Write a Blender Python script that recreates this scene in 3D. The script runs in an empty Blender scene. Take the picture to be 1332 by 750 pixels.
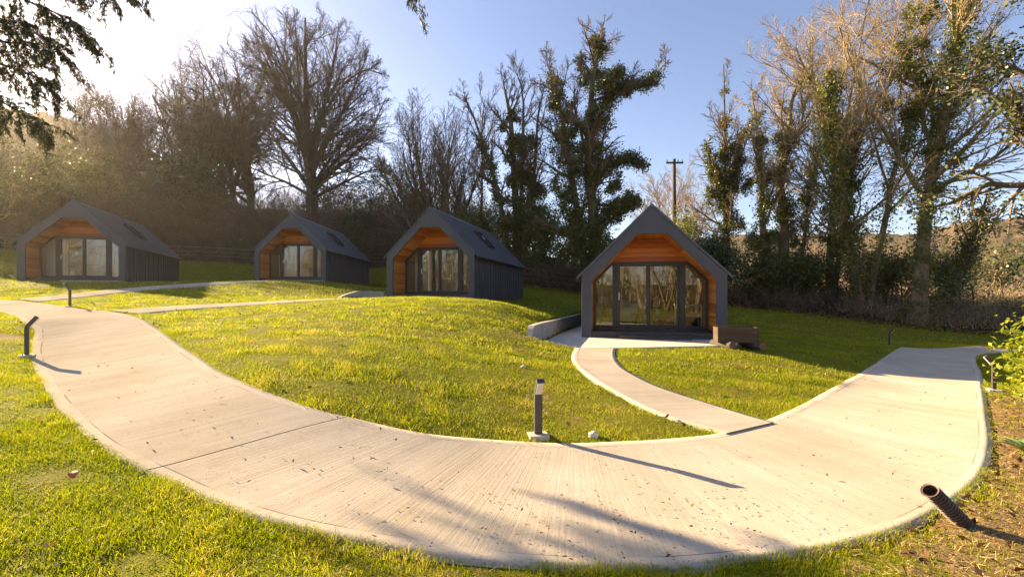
import bpy, math, random
import numpy as np
from math import radians as R
from mathutils import Vector, Matrix

scene = bpy.context.scene
COL = scene.collection
EYE = 1.6
FPX, CX, HY = 592.0, 666.0, 383.0      # survey of the photograph: focal length, centre column, horizon row

# ------------------------------------------------------------------ helpers
def link(o, parent=None):
    COL.objects.link(o)
    if parent: o.parent = parent
    return o

def tag(o, label=None, cat=None, group=None, kind=None):
    if label: o['label'] = label
    if cat: o['category'] = cat
    if group: o['group'] = group
    if kind: o['kind'] = kind
    return o

def empty(name, loc, rz=0.0):
    o = bpy.data.objects.new(name, None)
    o.empty_display_size = 0.2
    o.location = loc; o.rotation_euler = (0, 0, rz)
    return link(o)

def copy_tree(o, parent=None):
    c = o.copy(); COL.objects.link(c); c.parent = parent
    for ch in list(o.children): copy_tree(ch, c)
    return c

def np_mesh(name, V, F, m, parent=None, smooth=False, attrs=None):
    """V (n,3); F list of (k,3|4) index arrays; attrs {name: per-vertex float array}"""
    V = np.asarray(V, dtype=np.float32)
    me = bpy.data.meshes.new(name)
    me.vertices.add(len(V)); me.vertices.foreach_set('co', V.ravel())
    loops = np.concatenate([np.asarray(f, dtype=np.int32).ravel() for f in F])
    tot = np.concatenate([np.full(len(f), np.asarray(f).shape[1], dtype=np.int32) for f in F])
    start = np.concatenate([[0], np.cumsum(tot)[:-1]]).astype(np.int32)
    me.loops.add(len(loops)); me.loops.foreach_set('vertex_index', loops)
    me.polygons.add(len(tot)); me.polygons.foreach_set('loop_start', start)
    if smooth: me.polygons.foreach_set('use_smooth', np.ones(len(tot), dtype=bool))
    for k, a in (attrs or {}).items():
        at_ = me.attributes.new(k, 'FLOAT', 'POINT')
        at_.data.foreach_set('value', np.asarray(a, dtype=np.float32))
    me.update(calc_edges=True)
    me.materials.append(m)
    o = bpy.data.objects.new(name, me)
    return link(o, parent)

class MB:
    """collects simple solids, builds ONE mesh object"""
    def __init__(s): s.v = []; s.f = []; s.var = []
    def add(s, vs, fs, var=0.5):
        b = len(s.v); s.v += [tuple(p) for p in vs]; s.f += [tuple(b + i for i in f) for f in fs]
        s.var += [var] * len(vs)
    def box(s, x0, x1, y0, y1, z0, z1, var=0.5, M=None):
        vs = [Vector((x, y, z)) for z in (z0, z1) for x, y in ((x0, y0), (x1, y0), (x1, y1), (x0, y1))]
        if M: vs = [M @ p for p in vs]
        s.add(vs, [(3, 2, 1, 0), (4, 5, 6, 7), (0, 1, 5, 4), (1, 2, 6, 5), (2, 3, 7, 6), (3, 0, 4, 7)], var)
    def prism(s, poly, y0, y1, var=0.5, M=None):
        """poly in (x,z), counter-clockwise seen from -y; extruded along y"""
        n = len(poly)
        vs = [Vector((x, y0, z)) for x, z in poly] + [Vector((x, y1, z)) for x, z in poly]
        if M: vs = [M @ p for p in vs]
        fs = [tuple(range(n)), tuple(range(2 * n - 1, n - 1, -1))]
        for i in range(n):
            j = (i + 1) % n
            fs.append((i, n + i, n + j, j))
        s.add(vs, fs, var)
    def tube(s, pts, rad, n=8, caps=True, var=0.5):
        pts = [Vector(p) for p in pts]
        if not hasattr(rad, '__len__'): rad = [rad] * len(pts)
        vs = []; ref = None
        for i, p in enumerate(pts):
            t = (pts[min(i + 1, len(pts) - 1)] - pts[max(i - 1, 0)]).normalized()
            if ref is None: ref = Vector((1, 0, 0)) if abs(t.x) < 0.9 else Vector((0, 1, 0))
            a = t.cross(ref).normalized(); b = t.cross(a)
            for k in range(n):
                q = 2 * math.pi * k / n
                vs.append(p + (a * math.cos(q) + b * math.sin(q)) * rad[i])
        fs = []
        for i in range(len(pts) - 1):
            for k in range(n):
                k2 = (k + 1) % n
                fs.append((i * n + k, i * n + k2, (i + 1) * n + k2, (i + 1) * n + k))
        if caps:
            fs.append(tuple(range(n - 1, -1, -1))); fs.append(tuple((len(pts) - 1) * n + k for k in range(n)))
        s.add(vs, fs, var)
    def lathe(s, prof, c=(0, 0, 0), n=20, var=0.5):
        vs = []; m = len(prof)
        for r, z in prof:
            for k in range(n):
                q = 2 * math.pi * k / n
                vs.append((c[0] + r * math.cos(q), c[1] + r * math.sin(q), c[2] + z))
        fs = []
        for i in range(m - 1):
            for k in range(n):
                k2 = (k + 1) % n
                fs.append((i * n + k, i * n + k2, (i + 1) * n + k2, (i + 1) * n + k))
        fs.append(tuple(range(n - 1, -1, -1))); fs.append(tuple((m - 1) * n + k for k in range(n)))
        s.add(vs, fs, var)
    def build(s, name, m, parent=None, bevel=0.0, smooth=False):
        me = bpy.data.meshes.new(name); me.from_pydata(s.v, [], s.f)
        a = me.attributes.new('var', 'FLOAT', 'POINT'); a.data.foreach_set('value', s.var)
        if smooth:
            for p in me.polygons: p.use_smooth = True
        me.materials.append(m); me.update()
        o = bpy.data.objects.new(name, me); link(o, parent)
        if bevel:
            b = o.modifiers.new('bevel', 'BEVEL'); b.width = bevel; b.segments = 2; b.limit_method = 'ANGLE'
        return o

# ------------------------------------------------------------------ materials
class N:
    """tiny node-tree writer"""
    def __init__(s, name):
        s.m = bpy.data.materials.new(name); s.m.use_nodes = True
        s.t = s.m.node_tree; s.t.nodes.clear()
        s.out = s.t.nodes.new('ShaderNodeOutputMaterial')
    def n(s, typ, **kw):
        nd = s.t.nodes.new('ShaderNode' + typ)
        for k, v in kw.items():
            if k.startswith('_'): setattr(nd, k[1:], v)
        return nd
    def L(s, a, b): s.t.links.new(a, b)
    def coord(s, kind='Object'): return s.n('TexCoord').outputs[kind]
    def attr(s, name):
        a = s.n('Attribute'); a.attribute_name = name; return a.outputs['Fac']
    def noise(s, vec, scale, detail=4, rough=0.55, dist=0.0):
        x = s.n('TexNoise'); x.inputs['Scale'].default_value = scale; x.inputs['Detail'].default_value = detail
        x.inputs['Roughness'].default_value = rough; x.inputs['Distortion'].default_value = dist
        if vec is not None: s.L(vec, x.inputs['Vector'])
        return x.outputs['Fac']
    def ramp(s, fac, stops, interp='LINEAR'):
        r = s.n('ValToRGB'); e = r.color_ramp.elements; r.color_ramp.interpolation = interp
        while len(e) < len(stops): e.new(0.5)
        for el, (p, c) in zip(e, stops):
            el.position = p; el.color = (c, c, c, 1) if not hasattr(c, '__len__') else (*c, 1)
        s.L(fac, r.inputs['Fac']); return r.outputs['Color']
    def mix(s, fac, a, b, mode='MIX'):
        x = s.n('Mix'); x.data_type = 'RGBA'; x.blend_type = mode
        for sock, v in ((x.inputs[0], fac), (x.inputs[6], a), (x.inputs[7], b)):
            if hasattr(v, 'links') or hasattr(v, 'is_linked'): s.L(v, sock)
            elif hasattr(v, '__len__'): sock.default_value = (*v, 1)
            else: sock.default_value = v
        return x.outputs[2]
    def math(s, op, a, b=0.0, c=None):
        x = s.n('Math'); x.operation = op
        for sock, v in zip(x.inputs, (a, b, c)):
            if v is None: continue
            if hasattr(v, 'is_linked'): s.L(v, sock)
            else: sock.default_value = v
        return x.outputs[0]
    def mapping(s, vec, scale=(1, 1, 1)):
        x = s.n('Mapping'); x.inputs['Scale'].default_value = scale; s.L(vec, x.inputs['Vector']); return x.outputs[0]
    def bump(s, h, strength=0.3, dist=0.02):
        b = s.n('Bump'); b.inputs['Strength'].default_value = strength; b.inputs['Distance'].default_value = dist
        s.L(h, b.inputs['Height']); return b.outputs[0]
    def bsdf(s, col, rough=0.7, metal=0.0, normal=None, spec=0.5):
        p = s.n('BsdfPrincipled')
        for k, v in (('Base Color', col), ('Roughness', rough), ('Metallic', metal), ('Specular IOR Level', spec)):
            if hasattr(v, 'is_linked'): s.L(v, p.inputs[k])
            elif hasattr(v, '__len__'): p.inputs[k].default_value = (*v, 1)
            else: p.inputs[k].default_value = v
        if normal is not None: s.L(normal, p.inputs['Normal'])
        return p.outputs[0]
    def done(s, shader): s.L(shader, s.out.inputs['Surface']); return s.m

def noisy(name, c1, c2, scale=8.0, rough=0.7, bump=0.2, metal=0.0, stretch=(1, 1, 1), bdist=0.01, spec=0.5):
    g = N(name); v = g.mapping(g.coord(), stretch)
    f = g.noise(v, scale); col = g.ramp(f, [(0.3, c1), (0.72, c2)])
    f2 = g.noise(v, scale * 6, 3)
    return g.done(g.bsdf(col, rough, metal, g.bump(f2, bump, bdist), spec))

def leafy(name, stops, rough=0.4, trans=0.35, spec=0.5):
    """leaf / blade: hue from a per-leaf random value, light passes through"""
    g = N(name); a = g.attr('var'); col = g.ramp(a, stops)
    p = g.bsdf(col, rough, 0, None, spec)
    t = g.n('BsdfTranslucent'); g.L(g.mix(0.5, col, (1.0, 1.0, 0.35), 'MULTIPLY'), t.inputs['Color'])
    x = g.n('MixShader'); x.inputs[0].default_value = trans
    g.L(p, x.inputs[1]); g.L(t.outputs[0], x.inputs[2])
    return g.done(x.outputs[0])

def bark(name, c1, c2, c3=None, scale=3.0):
    g = N(name); v = g.mapping(g.coord(), (1, 1, 0.25))
    f = g.noise(v, scale * 3, 5, 0.65); f2 = g.noise(g.coord(), scale * 0.35, 3)
    col = g.ramp(f, [(0.3, c1), (0.7, c2)])
    if c3: col = g.mix(g.ramp(f2, [(0.45, 0.0), (0.62, 1.0)]), col, c3)
    return g.done(g.bsdf(col, 0.9, 0, g.bump(f, 0.6, 0.03), 0.2))

M = {}
M['metal_dark'] = noisy('standing_seam_steel', (0.066, 0.072, 0.088), (0.086, 0.093, 0.112), 1.6, 0.48, 0.05, 0.25, bdist=0.004)
M['metal_roof'] = noisy('roof_steel', (0.085, 0.092, 0.108), (0.11, 0.118, 0.135), 1.2, 0.40, 0.05, 0.3, bdist=0.004)
M['fascia'] = noisy('fascia_steel', (0.066, 0.071, 0.086), (0.080, 0.086, 0.102), 1.3, 0.5, 0.04, 0.15, bdist=0.003)
M['frame'] = noisy('window_frame_powdercoat', (0.035, 0.035, 0.038), (0.045, 0.045, 0.048), 6, 0.4, 0.02)
M['black'] = noisy('black_plastic', (0.015, 0.015, 0.016), (0.03, 0.03, 0.03), 9, 0.5, 0.05)
M['decking'] = noisy('charcoal_decking', (0.045, 0.042, 0.040), (0.075, 0.07, 0.068), 14, 0.65, 0.2, stretch=(0.1, 1, 1))
M['cream'] = noisy('cream_plaster', (0.62, 0.54, 0.38), (0.68, 0.60, 0.43), 2, 0.8, 0.05)
M['floor_oak'] = noisy('oak_floor', (0.22, 0.13, 0.06), (0.32, 0.2, 0.1), 5, 0.4, 0.1, stretch=(1, 0.1, 1))
M['white'] = noisy('white_fabric', (0.72, 0.70, 0.66), (0.8, 0.78, 0.74), 20, 0.8, 0.1)
M['basket'] = noisy('wicker', (0.36, 0.2, 0.07), (0.55, 0.33, 0.12), 40, 0.7, 0.8, stretch=(1, 1, 4))
M['walnut'] = noisy('walnut', (0.16, 0.07, 0.035), (0.26, 0.12, 0.06), 10, 0.4, 0.1, stretch=(1, 1, 0.2))
M['curtain'] = noisy('curtain_cloth', (0.13, 0.11, 0.10), (0.2, 0.17, 0.15), 30, 0.9, 0.2)
M['linen'] = noisy('pale_linen', (0.62, 0.62, 0.62), (0.75, 0.75, 0.74), 30, 0.9, 0.2)
M['dark_sofa'] = noisy('charcoal_upholstery', (0.02, 0.02, 0.022), (0.04, 0.04, 0.042), 30, 0.9, 0.2)
M['picture'] = noisy('landscape_print', (0.1, 0.13, 0.12), (0.35, 0.3, 0.2), 5, 0.5, 0.0)
M['steel'] = noisy('brushed_steel', (0.55, 0.55, 0.55), (0.65, 0.65, 0.65), 20, 0.3, 0.05, 1.0)
M['concrete'] = noisy('cast_concrete', (0.30, 0.28, 0.25), (0.42, 0.40, 0.36), 2.5, 0.85, 0.25, bdist=0.01)
M['paving'] = noisy('pale_paving', (0.42, 0.38, 0.33), (0.52, 0.48, 0.42), 3.5, 0.85, 0.2, bdist=0.006)
M['bollard'] = noisy('bollard_powdercoat', (0.045, 0.042, 0.040), (0.07, 0.064, 0.060), 12, 0.45, 0.05)
M['lens'] = noisy('opal_lens', (0.62, 0.58, 0.56), (0.7, 0.66, 0.64), 12, 0.35, 0.0)
M['bark_grey'] = bark('beech_bark', (0.09, 0.068, 0.05), (0.19, 0.145, 0.11), (0.11, 0.11, 0.06))
M['bark_brown'] = bark('rough_bark', (0.085, 0.06, 0.04), (0.2, 0.14, 0.095), (0.10, 0.10, 0.04))
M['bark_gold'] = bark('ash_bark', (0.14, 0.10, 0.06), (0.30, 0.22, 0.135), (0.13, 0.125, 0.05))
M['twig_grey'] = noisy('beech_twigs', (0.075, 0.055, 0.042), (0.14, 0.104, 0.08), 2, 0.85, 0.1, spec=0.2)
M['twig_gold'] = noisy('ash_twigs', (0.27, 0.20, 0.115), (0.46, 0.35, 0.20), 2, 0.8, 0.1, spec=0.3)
M['twig_brown'] = noisy('thicket_twigs', (0.13, 0.09, 0.062), (0.25, 0.178, 0.125), 1.2, 0.9, 0.1, spec=0.15)
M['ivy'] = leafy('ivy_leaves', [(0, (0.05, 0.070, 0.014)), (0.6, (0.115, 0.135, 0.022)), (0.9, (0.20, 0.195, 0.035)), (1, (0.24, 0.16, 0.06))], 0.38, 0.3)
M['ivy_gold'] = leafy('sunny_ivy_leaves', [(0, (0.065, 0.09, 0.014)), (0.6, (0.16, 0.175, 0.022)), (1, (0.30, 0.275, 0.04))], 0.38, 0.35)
M['holly'] = leafy('holly_leaves', [(0, (0.032, 0.050, 0.018)), (0.7, (0.07, 0.095, 0.03)), (1, (0.15, 0.15, 0.05))], 0.38, 0.25, 0.5)
M['olive'] = leafy('laurel_leaves', [(0, (0.045, 0.055, 0.015)), (0.7, (0.09, 0.10, 0.025)), (1, (0.2, 0.19, 0.06))], 0.45, 0.4, 0.4)
M['conifer'] = leafy('cypress_sprays', [(0, (0.022, 0.032, 0.012)), (0.7, (0.06, 0.07, 0.022)), (1, (0.13, 0.12, 0.04))], 0.55, 0.35)
M['limeleaf'] = leafy('lime_laurel_leaves', [(0, (0.13, 0.18, 0.015)), (0.6, (0.29, 0.34, 0.025)), (1, (0.48, 0.46, 0.05))], 0.35, 0.5)
M['grass'] = leafy('grass_blades', [(0, (0.12, 0.17, 0.003)), (0.42, (0.27, 0.32, 0.004)), (0.75, (0.42, 0.43, 0.006)), (0.92, (0.48, 0.38, 0.04)), (1, (0.62, 0.47, 0.19))], 0.5, 0.52, 0.3)
M['straw'] = leafy('dry_straw', [(0, (0.32, 0.23, 0.10)), (0.6, (0.50, 0.38, 0.18)), (1, (0.64, 0.53, 0.32))], 0.7, 0.35, 0.2)
M['litter'] = leafy('fallen_leaves', [(0, (0.05, 0.028, 0.014)), (0.6, (0.15, 0.08, 0.035)), (1, (0.34, 0.2, 0.085))], 0.7, 0.25, 0.2)
M['bracken'] = leafy('dead_leaves', [(0, (0.10, 0.065, 0.042)), (0.6, (0.22, 0.145, 0.085)), (1, (0.38, 0.28, 0.17))], 0.8, 0.25, 0.1)
M['red_leaf'] = noisy('rust_leaf', (0.45, 0.10, 0.02), (0.6, 0.2, 0.05), 20, 0.6, 0.1)
M['dock'] = noisy('dock_leaf', (0.20, 0.30, 0.06), (0.34, 0.42, 0.12), 14, 0.45, 0.3)
M['stone'] = noisy('white_stone', (0.55, 0.52, 0.47), (0.7, 0.67, 0.62), 12, 0.85, 0.6)
M['old_wood'] = noisy('weathered_boards', (0.05, 0.032, 0.02), (0.105, 0.066, 0.04), 7, 0.8, 0.5, stretch=(0.15, 1, 1))
M['log_end'] = noisy('cut_log', (0.12, 0.065, 0.035), (0.24, 0.13, 0.07), 30, 0.8, 0.3)
M['post_wood'] = noisy('fence_post_wood', (0.10, 0.075, 0.05), (0.2, 0.16, 0.11), 8, 0.85, 0.4, stretch=(1, 1, 0.15))
M['pole_wood'] = noisy('pole_wood', (0.045, 0.035, 0.028), (0.09, 0.07, 0.055), 8, 0.85, 0.3, stretch=(1, 1, 0.1))
M['pipe'] = noisy('drain_pipe_plastic', (0.060, 0.042, 0.034), (0.10, 0.072, 0.058), 14, 0.55, 0.15)

def m_timber():
    g = N('cedar_boards'); v = g.coord(); a = g.attr('var')
    gr = g.noise(g.mapping(v, (1.2, 1.2, 22)), 3.0, 6, 0.6, 0.4)
    base = g.ramp(a, [(0, (0.40, 0.105, 0.014)), (0.5, (0.66, 0.215, 0.028)), (1, (0.80, 0.35, 0.065))])
    col = g.mix(g.ramp(gr, [(0.35, 0.0), (0.7, 0.55)]), base, (0.24, 0.07, 0.016))
    return g.done(g.bsdf(col, 0.42, 0, g.bump(gr, 0.15, 0.004)))
M['cedar'] = m_timber()

def m_glass():
    g = N('window_glass')
    fr = g.n('Fresnel'); fr.inputs['IOR'].default_value = 1.6
    fac = g.math('MULTIPLY_ADD', fr.outputs[0], 1.15, 0.065)
    tr = g.n('BsdfTransparent'); tr.inputs['Color'].default_value = (0.94, 0.95, 0.93, 1)
    gl = g.n('BsdfGlossy'); gl.inputs['Roughness'].default_value = 0.0
    nz = g.noise(g.coord(), 1.3, 1); g.L(g.bump(nz, 0.015, 0.02), gl.inputs['Normal'])
    x = g.n('MixShader'); g.L(fac, x.inputs[0]); g.L(tr.outputs[0], x.inputs[1]); g.L(gl.outputs[0], x.inputs[2])
    return g.done(x.outputs[0])
M['glass'] = m_glass()

def m_path(joints):
    """broom-finished concrete: pu runs along the path, pe is the distance to the nearer edge (metres)"""
    g = N('broomed_concrete')
    pu, pe, wv = g.attr('pu'), g.attr('pe'), g.coord()
    cmb = g.n('CombineXYZ'); g.L(g.math('MULTIPLY', pu, 52.0), cmb.inputs[0]); g.L(g.math('MULTIPLY', pe, 0.9), cmb.inputs[1])
    broom = g.noise(cmb.outputs[0], 1.0, 4, 0.7)
    cm2 = g.n('CombineXYZ'); g.L(g.math('MULTIPLY', pu, 3.4), cm2.inputs[0]); g.L(g.math('MULTIPLY', pe, 0.25), cm2.inputs[1])
    band = g.noise(cm2.outputs[0], 1.0, 3, 0.6)
    blot = g.noise(wv, 0.7, 4); fine = g.noise(wv, 60, 3)
    margin = g.ramp(pe, [(0.112, 0.6), (0.125, 0.0)])
    col = g.ramp(broom, [(0.25, (0.50, 0.435, 0.35)), (0.65, (0.62, 0.555, 0.46))])
    col = g.mix(0.5, col, g.ramp(band, [(0.3, (0.72, 0.70, 0.67)), (0.65, (1.0, 1.0, 1.0))]), 'MULTIPLY')
    col = g.mix(0.45, col, g.ramp(fine, [(0.3, (0.70, 0.68, 0.65)), (0.65, (1.0, 1.0, 1.0))]), 'MULTIPLY')
    col = g.mix(margin, col, g.ramp(fine, [(0.3, (0.54, 0.47, 0.38)), (0.7, (0.64, 0.57, 0.47))]))
    col = g.mix(0.75, col, g.ramp(blot, [(0.3, (0.74, 0.72, 0.68)), (0.65, (1, 1, 1))]), 'MULTIPLY')
    stain = g.ramp(g.noise(wv, 2.6, 6, 0.7, 0.6), [(0.56, 0.0), (0.72, 0.55)])
    col = g.mix(stain, col, (0.36, 0.30, 0.22))
    spots = g.ramp(g.noise(wv, 26, 2, 0.5), [(0.69, 0.0), (0.75, 0.6)])
    col = g.mix(spots, col, (0.19, 0.14, 0.09))
    h = g.math('ADD', g.math('MULTIPLY', broom, g.math('SUBTRACT', 1.0, margin)), g.math('MULTIPLY', fine, 0.25))
    for j in joints:
        d = g.math('ABSOLUTE', g.math('SUBTRACT', pu, j))
        k = g.ramp(d, [(0.006, 1.0), (0.011, 0.0)])
        col = g.mix(k, col, (0.06, 0.048, 0.035)); h = g.math('SUBTRACT', h, g.math('MULTIPLY', k, 2.0))
    line = g.math('ABSOLUTE', g.math('SUBTRACT', pe, 0.118))
    k = g.math('MULTIPLY', g.ramp(line, [(0.003, 1.0), (0.007, 0.0)]), g.ramp(g.noise(wv, 1.1, 2), [(0.48, 0.0), (0.56, 0.75)]))
    col = g.mix(k, col, (0.11, 0.085, 0.06))
    df = g.n('BsdfDiffuse'); df.inputs['Roughness'].default_value = .15; g.L(col, df.inputs['Color']); g.L(g.bump(h, 0.45, 0.01), df.inputs['Normal'])
    return g.done(df.outputs[0])

def m_ground():
    g = N('lawn_and_soil'); v = g.coord(); so, wo = g.attr('soil'), g.attr('wood')
    n1, n2, n3 = g.noise(v, 0.6, 5), g.noise(v, 7, 5, 0.7), g.noise(v, 45, 4, 0.7)
    turf = g.ramp(n3, [(0.3, (0.060, 0.058, 0.006)), (0.5, (0.155, 0.16, 0.005)), (0.75, (0.25, 0.20, 0.03))])
    turf = g.mix(g.ramp(n1, [(0.4, 0.0), (0.7, 0.5)]), turf, (0.15, 0.13, 0.018))
    soil = g.ramp(n2, [(0.3, (0.11, 0.068, 0.034)), (0.6, (0.25, 0.165, 0.08)), (0.8, (0.38, 0.27, 0.15))])
    floor_ = g.ramp(n2, [(0.3, (0.035, 0.024, 0.016)), (0.55, (0.085, 0.055, 0.034)), (0.8, (0.16, 0.115, 0.07))])
    k = g.math('ADD', so, g.math('MULTIPLY', g.math('SUBTRACT', n2, 0.5), 1.3))
    col = g.mix(g.ramp(k, [(0.42, 0.0), (0.6, 1.0)]), turf, soil)
    k2 = g.math('ADD', wo, g.math('MULTIPLY', g.math('SUBTRACT', n1, 0.5), 0.7))
    col = g.mix(g.ramp(k2, [(0.4, 0.0), (0.6, 1.0)]), col, floor_)
    h = g.math('ADD', n2, g.math('MULTIPLY', n3, 0.6))
    return g.done(g.bsdf(col, 0.95, 0, g.bump(h, 0.7, 0.06), 0.1))
M['ground'] = m_ground()

def m_hill(name, a, b, c):
    g = N(name); v = g.coord()
    n1, n2 = g.noise(v, 0.02, 5, 0.6), g.noise(v, 0.22, 5, 0.7)
    col = g.ramp(n2, [(0.3, a), (0.55, b), (0.75, c)])
    col = g.mix(g.ramp(n1, [(0.42, 0.0), (0.6, 0.7)]), col, (a[0] * .8, a[1] * 1.1, a[2] * .8))
    return g.done(g.bsdf(col, 0.95, 0, g.bump(n2, 1.0, 2.0), 0.05))
M['hill_wood'] = m_hill('wooded_hillside', (0.05, 0.036, 0.026), (0.10, 0.072, 0.05), (0.17, 0.12, 0.08))
M['hill_heath'] = m_hill('bracken_hillside', (0.09, 0.065, 0.045), (0.16, 0.115, 0.075), (0.23, 0.17, 0.115))

# ------------------------------------------------------------------ the lie of the land
def pxH(px, py, H):
    """surveyed point: image column, row and drop below eye height -> world"""
    D = H * FPX / (py - HY); return ((px - CX) / FPX * D, D, EYE - H)

OUTER = [(-18.5, 13.6, 1.35), (-14.5, 12.35, 1.2)] + [pxH(*t) for t in [
    (10, 408, .47), (30, 417, .55), (43, 428, .69), (44, 441, .83), (40, 459, .98), (44, 478, 1.09), (56, 500, 1.18),
    (69, 523, 1.25), (91, 549, 1.31), (119, 575, 1.36), (157, 599, 1.40), (205, 622, 1.44), (257, 648, 1.48), (320, 671, 1.5),
    (400, 692, 1.53), (500, 711, 1.56), (600, 727, 1.58), (700, 737, 1.6), (800, 741, 1.62), (900, 738, 1.64), (1000, 727, 1.66),
    (1100, 711, 1.68), (1180, 688, 1.70), (1240, 655, 1.72), (1280, 620, 1.74), (1291, 580, 1.76), (1288, 550, 1.77),
    (1282, 514, 1.79), (1277, 485, 1.8), (1275, 461, 1.8)]] + [(17.2, 14.9, -.25)]
INNER = [(-18.8, 16.0, 1.42), (-15.0, 14.4, 1.33)] + [pxH(*t) for t in [
    (100, 401, .37), (153, 407, .47), (190, 417, .58), (212, 431, .72), (233, 447, .84), (262, 466, .95), (292, 485, 1.03),
    (340, 506, 1.12), (385, 523, 1.2), (425, 536, 1.27), (470, 547, 1.34), (515, 557, 1.4), (555, 564, 1.45), (590, 569, 1.5),
    (630, 573, 1.55), (680, 576, 1.59), (740, 577, 1.61), (800, 575, 1.63), (860, 572, 1.65), (925, 566, 1.68), (965, 556, 1.7),
    (1000, 546, 1.72), (1030, 533, 1.74), (1060, 518, 1.75), (1090, 503, 1.76), (1115, 489, 1.77), (1138, 474, 1.78),
    (1156, 461, 1.79), (1170, 453, 1.8)]] + [(13.6, 15.7, -.22), (17.0, 16.6, -.27)]
SP_L = [pxH(*t) for t in [(751, 451.6, 1.29), (743.6, 465, 1.33), (748, 477, 1.38), (766, 492, 1.44), (802, 513, 1.52), (850, 537, 1.6), (895, 552, 1.65), (930, 562, 1.68), (945, 566, 1.69)]]
SP_R = [pxH(*t) for t in [(800.6, 451.6, 1.29), (800, 463.6, 1.33), (808, 477, 1.4), (826, 489, 1.46), (856, 504, 1.54), (898, 519, 1.62), (946, 534, 1.68), (994, 548, 1.71), (1006, 551, 1.715)]]

CAB = [  # x, y, z, yaw
    (-21.3, 22.1, 2.23, R(22)), (-12.9, 26.5, 2.36, R(1.7)), (-3.54, 19.6, 1.43, R(-14.6)), (4.12, 13.4, 0.31, R(-13))]
def cab_pt(i, x, y):
    c = CAB[i]; s, k = math.sin(c[3]), math.cos(c[3])
    return (c[0] + x * k - y * s, c[1] + x * s + y * k)

CTRL = OUTER + INNER + SP_L + SP_R + [
    (0, 0, 0), (-3, 0, .15), (3, 0, -.1), (1, 1, 0), (-6, 4, .5), (-4, 2, .28), (-9, 6.2, .68), (-12, 9.5, 1.0), (-20, 11, 1.35),
    (4, 2, -.1), (7, 3, -.2), (8.8, 8.3, -.19), (9.5, 6, -.22), (13, 10, -.25), (14.2, 17, -.35), (19, 16, -.3),
    (0.6, 8, .30), (0, 10.2, .58), (.3, 12, .70), (-2, 10, .84), (-4.2, 15, 1.46), (-1.5, 15.5, 1.42), (-.2, 15, 1.3), (-8.6, 14.2, 1.27),
    (-6.5, 17.5, 1.42), (-7, 10.5, .95), (.4, 14.5, 1.0), (.8, 18, .95), (1.8, 22, 1.05),
    (4, 9, .1), (6, 9, -.02), (5.5, 10.8, .22), (8, 12.5, .1), (10, 17, .15), (9.5, 22, .6), (13.5, 26, .9), (17, 23, .47), (20.7, 21, -.07),
    (-15, 17, 1.72), (-10.5, 21, 1.85), (-19, 18.5, 1.95), (-7.5, 24, 1.9),
    (-24, 38, 4.2), (-33, 32, 3.6), (-11, 40, 4.0), (0, 33, 2.5), (6, 30, 1.6), (-30, 22, 2.6),
    (20, 28, 1.5), (28, 28, 1.2), (12, 33, 2.2), (-30, 50, 9), (-42, 42, 7.5), (-12, 52, 8.5), (2, 45, 5.5), (12, 45, 3.5),
    (-30, 66, 14), (-60, 45, 10), (0, 66, 8), (25, 60, 3), (40, 40, 1), (60, 40, 1), (60, 10, -1), (40, 15, -.6), (-45, 20, 3),
    (-60, 0, 1.5), (30, 0, -.8), (0, -20, -.2), (-20, -15, .4), (30, -25, -1), (60, -40, -2), (-60, -40, .6), (0, -66, -1)]
for i in range(3):
    for x, y in ((-2.1, -.8), (2.1, -.8), (-2.1, 8.9), (2.1, 8.9), (0, 4)):
        CTRL.append((*cab_pt(i, x, y), CAB[i][2] - 0.03))
for x, y in ((-2, -.9), (2.3, -.6), (2.6, 4), (2.3, 8.8)):
    CTRL.append((*cab_pt(3, x, y), CAB[3][2] - 0.03))
_C = np.array(CTRL)
def _phi(r2): return 0.5 * r2 * np.log(r2 + 1e-6)
_n = len(_C)
_A = np.zeros((_n + 3, _n + 3))
_A[:_n, :_n] = _phi(((_C[:, None, :2] - _C[None, :, :2]) ** 2).sum(-1)) + np.eye(_n) * 0.6
_A[:_n, _n] = 1; _A[:_n, _n + 1:] = _C[:, :2]; _A[_n:, :_n] = _A[:_n, _n:].T
_W = np.linalg.solve(_A, np.concatenate([_C[:, 2], np.zeros(3)]))

def inside(poly, x, y):
    x = np.asarray(x, float); y = np.asarray(y, float); c = np.zeros(x.shape, bool); n = len(poly)
    for i in range(n):
        x0, y0 = poly[i][:2]; x1, y1 = poly[(i + 1) % n][:2]
        if y0 == y1: continue
        c ^= ((y0 > y) != (y1 > y)) & (x < (x1 - x0) * (y - y0) / (y1 - y0) + x0)
    return c
def seg_dist(poly, x, y, closed=True):
    d = np.full(np.shape(x), 1e9); n = len(poly)
    for i in range(n if closed else n - 1):
        a = np.array(poly[i][:2]); b = np.array(poly[(i + 1) % n][:2]); ab = b - a
        t = np.clip(((x - a[0]) * ab[0] + (y - a[1]) * ab[1]) / (ab @ ab + 1e-12), 0, 1)
        d = np.minimum(d, np.hypot(x - a[0] - t * ab[0], y - a[1] - t * ab[1]))
    return d

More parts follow.
